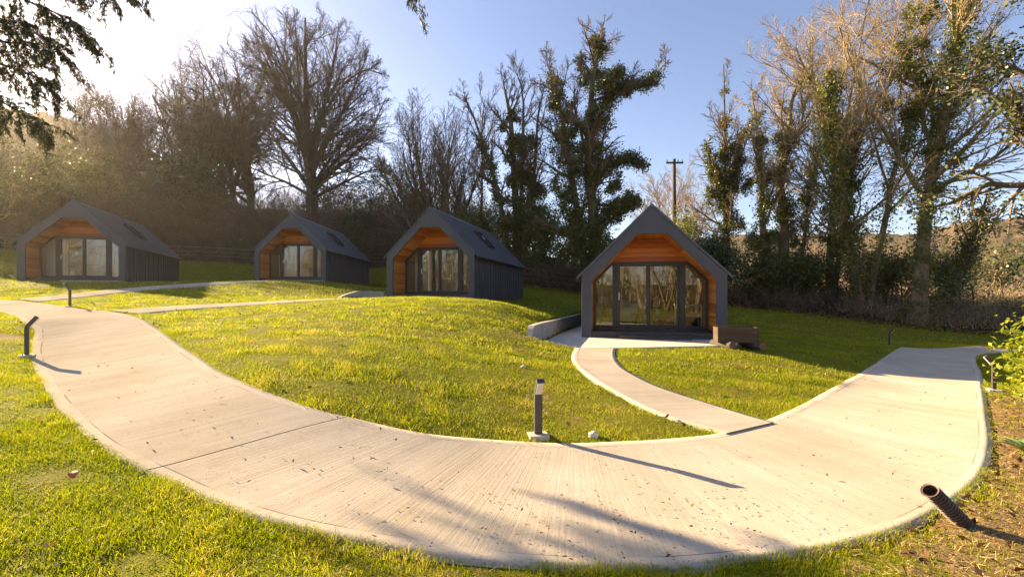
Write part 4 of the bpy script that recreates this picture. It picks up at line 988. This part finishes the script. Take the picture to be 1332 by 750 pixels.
# ------------------------------------------------------------------ evergreen shrubs
def shrub(name, label, x, y, W, Hh, seed, n, m, size, cat='shrub', group='evergreen shrubs at the wood edge', depth=None, stems=9, zoff=0, aspect=.62):
    rs = np.random.RandomState(seed); z = gz(x, y) + zoff; root = tag(empty(name, (x, y, z)), label, cat, group)
    k = 26; lob = rs.normal(0, 1, (k, 3)); lob = unit(lob) * rs.uniform(.35, .92, (k, 1)) * np.array([W / 2, (depth or W) / 2, Hh / 2]) * .82 + np.array([0, 0, Hh / 2])
    lob[:, 2] = np.maximum(lob[:, 2], .2); lr = rs.uniform(.16, .34, k) * (W * W * Hh) ** (1 / 3)
    st = np.zeros((stems, 3)); st[:, :2] = rs.normal(0, .14 * W, (stems, 2)); st[:, 2] = -.2
    tgt = lob[rs.randint(0, k, stems)]; ln = np.linalg.norm(tgt - st, axis=1)
    L0 = grow(rs, st, tgt - st, ln, np.full(stems, .05), 6, .08, 0, .4)
    s1 = sprout(rs, *L0, ln, 8, .3, 1, 45, .5, .5); L1 = grow(rs, s1[0], s1[1], s1[2], np.maximum(s1[3], .008), 3, .15, .02)
    V, F = tubes([L0, L1], [6, 3]); np_mesh('trunk', V, [F], M['bark_brown'], root)
    i = rs.randint(0, k, n // 9); o = unit(rs.normal(0, 1, (len(i), 3)) + UP * .25); c = lob[i] + o * (lr[i] * rs.uniform(.45, 1.08, len(i)))[:, None]
    t = rs.randint(0, len(c), n); C = c[t] + rs.normal(0, .09 + size * .5, (n, 3)); kx = C[:, 2] > .02
    C = C[kx]; V, F, var = leaves(rs, C, np.full(len(C), size), o[t][kx], aspect); np_mesh('crown', V, [F], M[m], root, attrs={'var': var})
    return root
def sp(name, label, px, D, top, Wpx, seed, n, m, size, **k):
    x, y = at(px, D); Hh = EYE + (HY - top) / FPX * D - gz(x, y); shrub(name, label, x, y, Wpx / FPX * D, Hh, seed, n, m, size, **k)
sp('evergreen_bush', 'sunlit glossy evergreen bush at the far left edge under the white sky', 28, 37, 158, 150, 31, 15000, 'olive', .17)
sp('evergreen_bush', 'pale glossy bush directly above the ridge of the far left cabin', 108, 39, 180, 110, 32, 11000, 'olive', .17)
sp('holly_bush', 'dark glossy holly right of the far left cabin roof', 250, 41, 172, 110, 33, 11000, 'holly', .16)
sp('holly_bush', 'tall dark holly behind the gap between the two left cabins', 185, 42, 205, 90, 34, 8000, 'holly', .16)
sp('holly_bush', 'brownish evergreen bush at the foot of the great beech', 440, 46, 222, 90, 35, 7000, 'holly', .16)
sp('yew_bush', 'dense dark yew behind the roof of the farthest cabin', 500, 44, 210, 90, 36, 10000, 'holly', .15)
sp('yew_bush', 'low dark evergreen close behind the ridge end of the farthest cabin', 462, 40.5, 268, 70, 37, 6000, 'holly', .15)
sp('yew_bush', 'dark evergreen at the left foot of the mound cabin roof', 538, 43, 232, 60, 38, 6000, 'holly', .15)
sp('laurel_bush', 'green bush under the fan-shaped tree beyond the mound cabin ridge', 622, 36, 258, 60, 39, 6500, 'ivy', .16)
sp('laurel_bush', 'green bush filling the foot of the broad ivied tree', 702, 34, 262, 70, 40, 8000, 'ivy', .16)
sp('laurel_bush', 'dark bush between the tallest ivied tree and the nearest cabin', 780, 31, 285, 60, 41, 6000, 'ivy', .15)
sp('laurel_bush', 'yellow-green bush below the utility pole', 895, 37, 262, 60, 42, 5000, 'ivy_gold', .16)
sp('holly_bush', 'dark rounded bush hard against the right side of the nearest cabin', 930, 26.5, 288, 78, 43, 9500, 'holly', .13)
sp('holly_bush', 'dark leafy bush at the foot of the slim ivied tree', 985, 27.5, 312, 80, 44, 8500, 'ivy', .13)
sp('laurel_bush', 'low dark bush around the twin-stemmed ivied trunk', 1048, 27, 318, 80, 45, 8000, 'ivy', .13)
sp('laurel_bush', 'leafy bush between the two golden ash trunks', 1150, 26.5, 312, 90, 46, 8500, 'ivy', .13)
sp('laurel_bush', 'scrubby bush under the half-dead leaning tree', 1238, 25.5, 318, 80, 47, 5500, 'ivy_gold', .12)
sp('evergreen_bush', 'sunlit scrub on the far field seen past the leaning tree', 1300, 42, 312, 90, 48, 4500, 'olive', .16)
# the bright bush beside the path
shrub('laurel_bush', 'bright yellow-green laurel bush at the right edge beside the path bollard', 8.0, 6.15, 1.6, 1.62, 50, 22000, 'limeleaf', .105, group=None, stems=12, aspect=.42)

# dead brambles, bracken and thin stems on the wooded bank: nobody could count them
rs = np.random.RandomState(77)
def scatter_band(n, x0, x1, d0, d1):
    x = rs.uniform(x0, x1, n); e = np.array(LAWN_EDGE); return x, np.interp(x, e[:, 0], e[:, 1]) + d0 + (d1 - d0) * rs.rand(n) ** 1.5
xs, ys, hs = [], [], []
for n, x0, x1, d0, d1, h in ((9000, -44, -1, 1.5, 16, 5.6), (1500, -42, -2, .6, 2, 1.4), (2000, -2, 12, .6, 6, 1.5), (2100, 8, 36, .5, 9, 1.2)):
    a, b_ = scatter_band(n, x0, x1, d0, d1); xs.append(a); ys.append(b_); hs.append(h * rs.uniform(.35, 1.15, n))
xs, ys, hs = map(np.concatenate, (xs, ys, hs)); st = np.stack([xs, ys, ground(xs, ys) - .05], 1); n = len(xs)
U0 = grow(rs, st, UP + rs.normal(0, .38, (n, 3)), hs, np.full(n, .018), 4, .25, -.06, .4)
s1 = sprout(rs, *U0, hs, 4, .3, 1, 50, .45, .6); U1 = grow(rs, s1[0], s1[1], s1[2], np.full(len(s1[2]), .008), 2, .3, -.05, .5)
V, F = tubes([U0, U1], [3, 3])
tag(np_mesh('undergrowth', V, [F], M['twig_brown']), 'tangle of brown brambles and thin stems on the bank behind the cabins', 'undergrowth', kind='stuff')
C, O = along(rs, [U0, U1], 60000, (.12, .1)); V, F, var = leaves(rs, C, np.full(len(C), .12), O)
tag(np_mesh('dead_leaves', V, [F], M['bracken'], attrs={'var': var}), 'brown dead leaves caught in the brambles on the bank', 'dead leaves', kind='stuff')
# ------------------------------------------------------------------ conifer boughs overhead
def conifer(label, x, y, H, boughs, seed, dens, size):
    rs = np.random.RandomState(seed); z = gz(x, y) - .1; root = tag(empty('conifer_tree', (x, y, z)), label, 'tree'); base = np.array([x, y, z])
    T = grow(rs, np.zeros((1, 3)), UP[None], np.array([H]), np.array([.34]), 10, .02, .05, .2); lv = [T]; CC, AX = [], []
    for b_ in boughs:
        P = smooth_line([np.array(p) - base for p in b_], .22); n = len(P); rad = np.linspace(.055, .010, n)
        lv.append((P[None], rad[None])); L = (P[None], rad[None]); f0 = .35
        s = sprout(rs, P[None], rad[None], np.array([1.0]), int(dens * n * .22 * (1 - f0)) + 4, f0, 1, 62, .95, .35, fall=.35)
        s[1][:, 2] -= .35; L1 = grow(rs, s[0], s[1], s[2], np.maximum(s[3], .005), 5, .12, -.14, .4)
        s2 = sprout(rs, *L1, s[2], 7, .15, 1, 45, .42, .6, fall=.3); s2[1][:, 2] -= .5; L2 = grow(rs, s2[0], s2[1], s2[2], np.full(len(s2[2]), .0035), 4, .12, -.22, .5)
        lv.append(L1); lv.append(L2)
        for (Q, r_), per in ((L2, 19), (L1, 19)):
            m = len(Q); i = np.repeat(np.arange(m), per); g = rs.rand(len(i)) * (Q.shape[1] - 1.001); j = g.astype(int); w = (g - j)[:, None]
            c = Q[i, j] * (1 - w) + Q[i, j + 1] * w; d = unit(Q[i, j + 1] - Q[i, j]); CC.append(c + rs.normal(0, .018, c.shape)); AX.append(d)
    V, F = tubes(lv, [10] + [5, 4, 3] * len(boughs)); np_mesh('trunk', V, [F], M['bark_brown'], root)
    C, A = np.concatenate(CC), np.concatenate(AX); V, F, var = leaves(rs, C, np.full(len(C), size), None, .2, .25, A); np_mesh('crown', V, [F], M['conifer'], root, attrs={'var': var})
def P3(px, py, D): return ((px - CX) / FPX * D, D, EYE + (HY - py) / FPX * D)
tx, ty = -13.6, 8.6
conifer('drooping conifer boughs hanging in from the top left corner', tx, ty, 13, [
    [(tx, ty, 9.2), (-12.0, 9.2, 9.0), P3(15, -10, 9.4), P3(75, 18, 9.2), P3(118, 40, 9.0)],
    [(tx, ty, 7.8), (-12.2, 9.0, 7.8), P3(-10, 50, 9.6), P3(40, 55, 9.6), P3(78, 70, 9.5)],
    [(tx, ty, 7.0), (-12.2, 9.4, 6.9), P3(-10, 80, 9.8), P3(36, 96, 9.7), P3(78, 118, 9.5)],
    [(tx, ty, 10.4), (-11.8, 9.4, 10.6), P3(40, -60, 9.4), P3(110, -34, 9.0), P3(165, -12, 8.8)],
    [(tx, ty, 6.2), (-13.0, 10.0, 6.0), P3(-50, 118, 9.9), P3(-8, 128, 9.8), P3(30, 148, 9.7), P3(66, 165, 9.6)],
    [(tx, ty, 8.5), (-12.0, 8.6, 8.6), P3(-20, 15, 9.0), P3(30, 30, 8.9), P3(62, 60, 8.8)],
    ] + [[(tx, ty, z_), (tx + math.cos(q_) * l_ * .5, ty + math.sin(q_) * l_ * .5, z_ + .05), (tx + math.cos(q_) * l_, ty + math.sin(q_) * l_, z_ - .35)] for q_, z_, l_ in ((2.6, 9.6, 2.6), (4.0, 9.9, 2.6), (5.2, 10.2, 2.4), (1.6, 10.6, 2.4), (3.2, 11.0, 2.1), (.4, 11.3, 1.9), (4.6, 11.7, 1.7), (2.2, 12.0, 1.4), (5.8, 12.3, 1.2), (3.8, 12.6, 1.0))], 8, 9, .10)
conifer('single conifer sprig dangling from the top edge left of centre', -3.4, -3.2, 9, [
    [(-3.4, -3.2, 6.4), (-2.4, .6, 6.3), (-1.5, 3.6, 5.9), P3(552, -40, 5.0)]], 12, 7, .07)

# ------------------------------------------------------------------ grass
rs = np.random.RandomState(21)
EXCL = [PATH_POLY, SPATH_POLY, *BRANCH, np.array(PAD4)] + [np.array([cab_pt(i, *p) for p in ((-2.1, -.76), (2.1, -.76), (2.1, 8.9), (-2.1, 8.9))]) for i in range(4)]
def blades(n, d0, d1, h, w, seg, keep=1.0, bias=1.0):
    D = np.sqrt(rs.uniform(d0 ** 2, d1 ** 2, n)); x = D * rs.uniform(-1.65, 1.35, n); y = D
    k = wood_amt(x, y) < .55 + .2 * (rs.rand(n) - .5)
    for p in EXCL[1:]: k &= ~inside(p, x, y)
    on = inside(PATH_POLY, x, y)
    if d0 < 5: on &= (seg_dist(PATH_POLY[::3], x, y) > .05 * rs.rand(n))
    k &= ~on
    so = soil_amt(x, y); k &= rs.rand(n) > np.clip(so * 1.2, 0, .95)
    patch = vnoise(x, y, 2.2); k &= rs.rand(n) < np.clip(.9 + .25 * patch, .45, 1)
    x, y, so, patch = x[k], y[k], so[k], patch[k]; z = ground(x, y) - .01; n = len(x)
    hh = h * rs.uniform(.45, 1.35, n) * (1 + .25 * patch) * (1 - .45 * so); a = rs.rand(n) * 6.283; ww = w * rs.uniform(.7, 1.3, n)
    side = np.stack([np.cos(a), np.sin(a), 0 * a], 1); la = rs.rand(n) * 6.283; ld = np.stack([np.cos(la), np.sin(la), 0 * la], 1)
    lean = (hh * rs.uniform(.15, 1.0, n))[:, None]; b = np.stack([x, y, z], 1)
    t = b + ld * lean + UP * (hh * rs.uniform(.6, 1, n))[:, None]; mid = b + ld * lean * .3 + UP * (hh * .55)[:, None]
    s = side * ww[:, None] * .5
    var = np.clip(.40 + .16 * patch + rs.normal(0, .2, n) + .35 * (rs.rand(n) > .965) + .3 * so, 0, 1)
    if seg == 2:
        V = np.stack([b - s, b + s, mid + s * .8, mid - s * .8, t], 1).reshape(-1, 3); i = np.arange(n)[:, None] * 5
        return V, [i + np.array([[0, 1, 2, 3]])], [i + np.array([[3, 2, 4]])], np.repeat(var, 5)
    V = np.stack([b - s, b + s, t], 1).reshape(-1, 3); i = np.arange(n)[:, None] * 3
    return V, [], [i + np.array([[0, 1, 2]])], np.repeat(var, 3)
Vs, Q4, Q3, vv, off = [], [], [], [], 0
for args in ((380000, 1.0, 4.6, .055, .0042, 2), (380000, 4.0, 9, .060, .007, 1), (420000, 8.5, 18, .065, .014, 1), (210000, 17, 40, .085, .035, 1)):
    V, a, b_, v = blades(*args); Vs.append(V); vv.append(v); Q4 += [q + off for q in a]; Q3 += [q + off for q in b_]; off += len(V)
F = ([np.concatenate(Q4)] if Q4 else []) + [np.concatenate(Q3)]
tag(np_mesh('grass', np.concatenate(Vs), F, M['grass'], attrs={'var': np.concatenate(vv)}), 'short bright yellow-green winter grass of the lawns', 'grass', kind='stuff')
# dry straw and clippings on the bare soil at the right, pale grass under the right-hand trees
def straw(n, x0, x1, y0, y1, cond, L, w, flat, name, lab, m):
    x, y = rs.uniform(x0, x1, n), rs.uniform(y0, y1, n); k = cond(x, y)
    for p in EXCL: k &= ~inside(p, x, y)
    x, y = x[k], y[k]; n = len(x); z = ground(x, y) + .012; a = rs.rand(n) * 6.283; l = L * rs.uniform(.4, 1.4, n)
    d = np.stack([np.cos(a), np.sin(a), flat + .3 * rs.rand(n)], 1); s = np.stack([-np.sin(a), np.cos(a), rs.normal(0, .3, n)], 1) * (w * .5)
    b = np.stack([x, y, z], 1); V = np.stack([b - s, b + s, b + d * l[:, None]], 1).reshape(-1, 3)
    return tag(np_mesh(name, V, [np.arange(n * 3).reshape(n, 3)], M[m], attrs={'var': np.repeat(rs.rand(n), 3)}), lab, 'straw', kind='stuff')
straw(34000, 1.5, 11, 2.0, 9.5, lambda x, y: (soil_amt(x, y) > .30 + .2 * rs.rand(len(x))) & (np.abs(x / y) < 1.3), .07, .006, .1, 'straw', 'dry straw and dead grass on the bare soil right of the path', 'straw')
straw(9000, -8, 8, 1.6, 11, lambda x, y: (wood_amt(x, y) < .3) & (np.abs(x / y) < 1.25), .06, .006, .35, 'straw', 'stray dry stalks lying in the lawn', 'straw')
straw(36000, 8, 34, 17, 36, lambda x, y: (wood_amt(x, y) > .6) & (wood_amt(x, y - 8) < .9) & (vnoise(x, y, .35) > -.1), .55, .03, 1.0, 'dry_grass', 'tall pale dead grass under the right-hand trees', 'straw')
# ------------------------------------------------------------------ leaf litter
def litter(n, cond, size, name, lab, flat=.25, lift=.042):
    x, y = cond(n); z = ground(x, y) + lift; C = np.stack([x, y, z], 1); n = len(x); nr = unit(UP + rs.normal(0, flat, (n, 3)))
    a = unit(np.cross(nr, rs.normal(0, 1, (n, 3)))); b = np.cross(nr, a); s = (size * rs.uniform(.4, 1.5, n))[:, None]
    V = np.stack([C - a * s * .5, C + b * s * .24 + nr * s * .12, C + a * s * .5, C - b * s * .24 + nr * s * .10], 1).reshape(-1, 3)
    return tag(np_mesh(name, V, [np.arange(n * 4).reshape(n, 4)], M['litter'], attrs={'var': np.repeat(rs.rand(n), 4)}), lab, 'leaf litter', kind='stuff')
def on_path(n):
    x, y = rs.uniform(-8, 12, n), rs.uniform(2.4, 14, n); w = np.exp(-(((x - .8) / 1.6) ** 2 + ((y - 3.2) / .8) ** 2)) + .10 * np.exp(-((x - 2) / 4) ** 2)
    k = inside(PATH_POLY, x, y) & (rs.rand(n) < w); return x[k], y[k]
litter(22000, on_path, .024, 'leaf_litter', 'small brown leaf scraps strewn over the pale path')
def on_path2(n):
    x, y = rs.uniform(-6, 9, n), rs.uniform(2.4, 10, n); k = inside(PATH_POLY, x, y); return x[k], y[k]
litter(420, on_path2, .034, 'leaf_litter', 'larger curled dead leaves and twigs scattered on the path', .5, .05)
def on_soil(n):
    x, y = rs.uniform(2, 11, n), rs.uniform(2, 9.5, n); k = (soil_amt(x, y) > .33) & ~inside(PATH_POLY, x, y) & ~inside(SPATH_POLY, x, y); return x[k], y[k]
litter(5200, on_soil, .06, 'leaf_litter', 'brown fallen leaves on the bare soil beside the path', .6, .03)
def in_grass(n):
    D = np.sqrt(rs.uniform(4, 500, n)); x = D * rs.uniform(-1.1, 1.1, n); k = (wood_amt(x, D) < .5)
    for p in EXCL: k &= ~inside(p, x, D)
    return x[k], D[k]
litter(1500, in_grass, .06, 'leaf_litter', 'few brown leaves lying in the lawn grass', .6, .05)
def wood_floor(n):
    x = rs.uniform(-2, 34, n); e = np.array(LAWN_EDGE); y = np.interp(x, e[:, 0], e[:, 1]) + rs.uniform(-1.2, 3, n); return x, y
litter(9000, wood_floor, .14, 'leaf_litter', 'brown leaves drifted along the foot of the right-hand trees', .6, .05)
def leaf(name, p, L, W, rz, tilt, m, label, cat):
    b = MB(); n = 9; vs = []; f = []
    for i in range(n):
        t = i / (n - 1); w = W * math.sin(math.pi * min(1, t * .93 + .05)) ** .8
        for k in (-1, 0, 1): vs.append((k * w * .5, t * L, .12 * L * math.sin(t * 3) + abs(k) * w * .18))
    vs += [(x, y, z - .003) for x, y, z in vs]; N3 = n * 3
    for i in range(n - 1):
        for k in range(2):
            a = i * 3 + k; f.append((a, a + 1, a + 4, a + 3)); f.append((N3 + a + 3, N3 + a + 4, N3 + a + 1, N3 + a))
    b.add(vs, f); o = b.build(name, m, None, smooth=True); o.location = p; o.rotation_euler = (tilt, 0, rz); return o
p = hit(95, 632); tag(leaf('fallen_leaf', (p[0], p[1], p[2] + .05), .075, .06, .8, .4, M['red_leaf'], '', ''), 'rust-red fallen leaf standing in the grass at lower left', 'leaf')
p = hit(1331, 590); t = tag(empty('dock_plant', (p[0], p[1], p[2])), 'broad-leaved green dock weed at the right edge of the soil', 'plant')
for k, (rz, ti, L) in enumerate(((2.2, .5, .24), (1.2, .35, .26), (.2, .55, .22), (-.9, .4, .25), (-2.0, .7, .22))):
    o = leaf('leaf', (0, 0, .01), L, .11, rz, ti, M['dock'], '', ''); o.parent = t

# ------------------------------------------------------------------ trees behind the camera, seen mirrored in the glass
for k, (x, y, H, sd, lb) in enumerate(((-36.5, 31, 9, 64, 'bare tree just outside the left edge, its long shadow streaking the upper lawn'), (-7, -17, 14, 61, 'bare tree behind the viewpoint, mirrored faintly in the cabin glass'))):
    tree('bare_tree', lb, x, y, H, sd, stems=2, r=.2, k1=10, k2=7, k3=4, ivy=2500, ivy_m='ivy_gold', bark_='bark_gold', twig='twig_gold', group='trees mirrored in the cabin glass')

_pt = [o for o in bpy.data.objects if o.get('label', '').startswith('bare tree behind the viewpoint')][0]
for x, y, s_, rz in ((3, -24, 1.1, 1.0), (12, -16, .8, 2.2), (-16, -24, 1.15, 3.1), (22, -27, 1.0, 4.0), (-1, -32, .9, 5.0), (9, -36, 1.2, .4), (-24, -12, .9, 2.7)):
    o = copy_tree(_pt); o.location = (x, y, gz(x, y) - .15); o.scale = (s_, s_, s_); o.rotation_euler = (0, 0, rz)
# the wood behind the viewpoint, which the glass mirrors: nobody could count its trees
rs = np.random.RandomState(91); n = 520; q = rs.uniform(-2.0, 2.0, n); dd = rs.uniform(34, 48, n); x = np.sin(q) * dd; y = -np.cos(q * .75) * dd
hs = rs.uniform(5, 11, n) * (1 + .25 * np.sin(q * 5)); st = np.stack([x, y, ground(x, y) - .2], 1)
U0 = grow(rs, st, UP + rs.normal(0, .1, (n, 3)), hs, np.full(n, .13), 6, .08, .03, .2); s1 = sprout(rs, *U0, hs, 9, .2, 1, 45, .4, .5)
U1 = grow(rs, s1[0], s1[1], s1[2], np.maximum(s1[3], .03), 4, .15, .05, .3); s2 = sprout(rs, *U1, s1[2], 5, .2, 1, 42, .5, .6); U2 = grow(rs, s2[0], s2[1], s2[2], np.full(len(s2[2]), .02), 3, .2, .03, .4)
V, F = tubes([U0, U1, U2], [5, 4, 3])
tag(np_mesh('far_wood', V, [F], M['twig_gold']), 'bare wood behind the viewpoint that the cabin glass mirrors', 'wood', kind='stuff')
C, O = along(rs, [U0, U1], 26000, (.5, .3)); V, F, var = leaves(rs, C, np.full(len(C), .3), O)
tag(np_mesh('far_foliage', V, [F], M['ivy_gold'], attrs={'var': var}), 'ivy and evergreen leaves in the mirrored wood', 'foliage', kind='stuff')
# ------------------------------------------------------------------ thin haze in the air
g = N('thin_haze'); pv = g.n('VolumePrincipled'); pv.inputs['Color'].default_value = (1.0, .93, .84, 1); pv.inputs['Density'].default_value = .00023; pv.inputs['Anisotropy'].default_value = .70
g.L(pv.outputs[0], g.out.inputs['Volume'])
b = MB(); b.box(-1700, 1700, -1700, 1700, -12, 95); tag(b.build('haze', g.m), 'thin sunlit haze in the air', 'haze', kind='stuff')

# ------------------------------------------------------------------ light, sky, camera
SUN_AZ, SUN_EL = 59.0, 21.0            # degrees left of straight ahead, degrees up
W_ = bpy.data.worlds.new('World'); scene.world = W_; W_.use_nodes = True
nt = W_.node_tree; nt.nodes.clear()
sky = nt.nodes.new('ShaderNodeTexSky'); sky.sky_type = 'NISHITA'; sky.sun_disc = False
sky.sun_elevation = R(SUN_EL); sky.sun_rotation = R(-SUN_AZ); sky.air_density = .9; sky.dust_density = .5; sky.ozone_density = 1.6
bg = nt.nodes.new('ShaderNodeBackground'); bg.inputs['Strength'].default_value = .057
wo = nt.nodes.new('ShaderNodeOutputWorld'); tint = nt.nodes.new('ShaderNodeMix'); tint.data_type = 'RGBA'; tint.blend_type = 'MULTIPLY'; tint.inputs[0].default_value = 1; tint.inputs[7].default_value = (1.08, .96, .98, 1)
nt.links.new(sky.outputs[0], tint.inputs[6]); nt.links.new(tint.outputs[2], bg.inputs[0]); nt.links.new(bg.outputs[0], wo.inputs['Surface'])
sd = bpy.data.lights.new('sun', 'SUN'); sd.energy = 5.0; sd.angle = R(.53); sd.color = (1.0, .75, .43)
so = link(bpy.data.objects.new('sun', sd))
a, e = R(SUN_AZ), R(SUN_EL); dirn = Vector((-math.sin(a) * math.cos(e), math.cos(a) * math.cos(e), math.sin(e)))
so.rotation_euler = dirn.to_track_quat('Z', 'Y').to_euler(); so.location = dirn * 60
cd = bpy.data.cameras.new('camera'); cam = link(bpy.data.objects.new('camera', cd))
cd.sensor_width = 36; cd.lens = FPX / 1332 * 36; cd.shift_y = (HY - 375) / 1332; cd.clip_start = .05; cd.clip_end = 4000
cam.location = (0, 0, EYE); cam.rotation_euler = (R(90), 0, 0); scene.camera = cam
scene.view_settings.view_transform = 'Standard'; scene.view_settings.look = 'None'; scene.view_settings.exposure = 2.25; scene.view_settings.gamma = 1
scene.view_settings.use_curve_mapping = False
scene.render.engine = 'CYCLES'
cy = scene.cycles; cy.use_denoising = True; cy.max_bounces = 8; cy.transparent_max_bounces = 12; cy.diffuse_bounces = 4; cy.glossy_bounces = 4; cy.caustics_reflective = False; cy.caustics_refractive = False
try: cy.denoiser = 'OPENIMAGEDENOISE'
except Exception: pass
scene.render.resolution_x = 1024; scene.render.resolution_y = 576
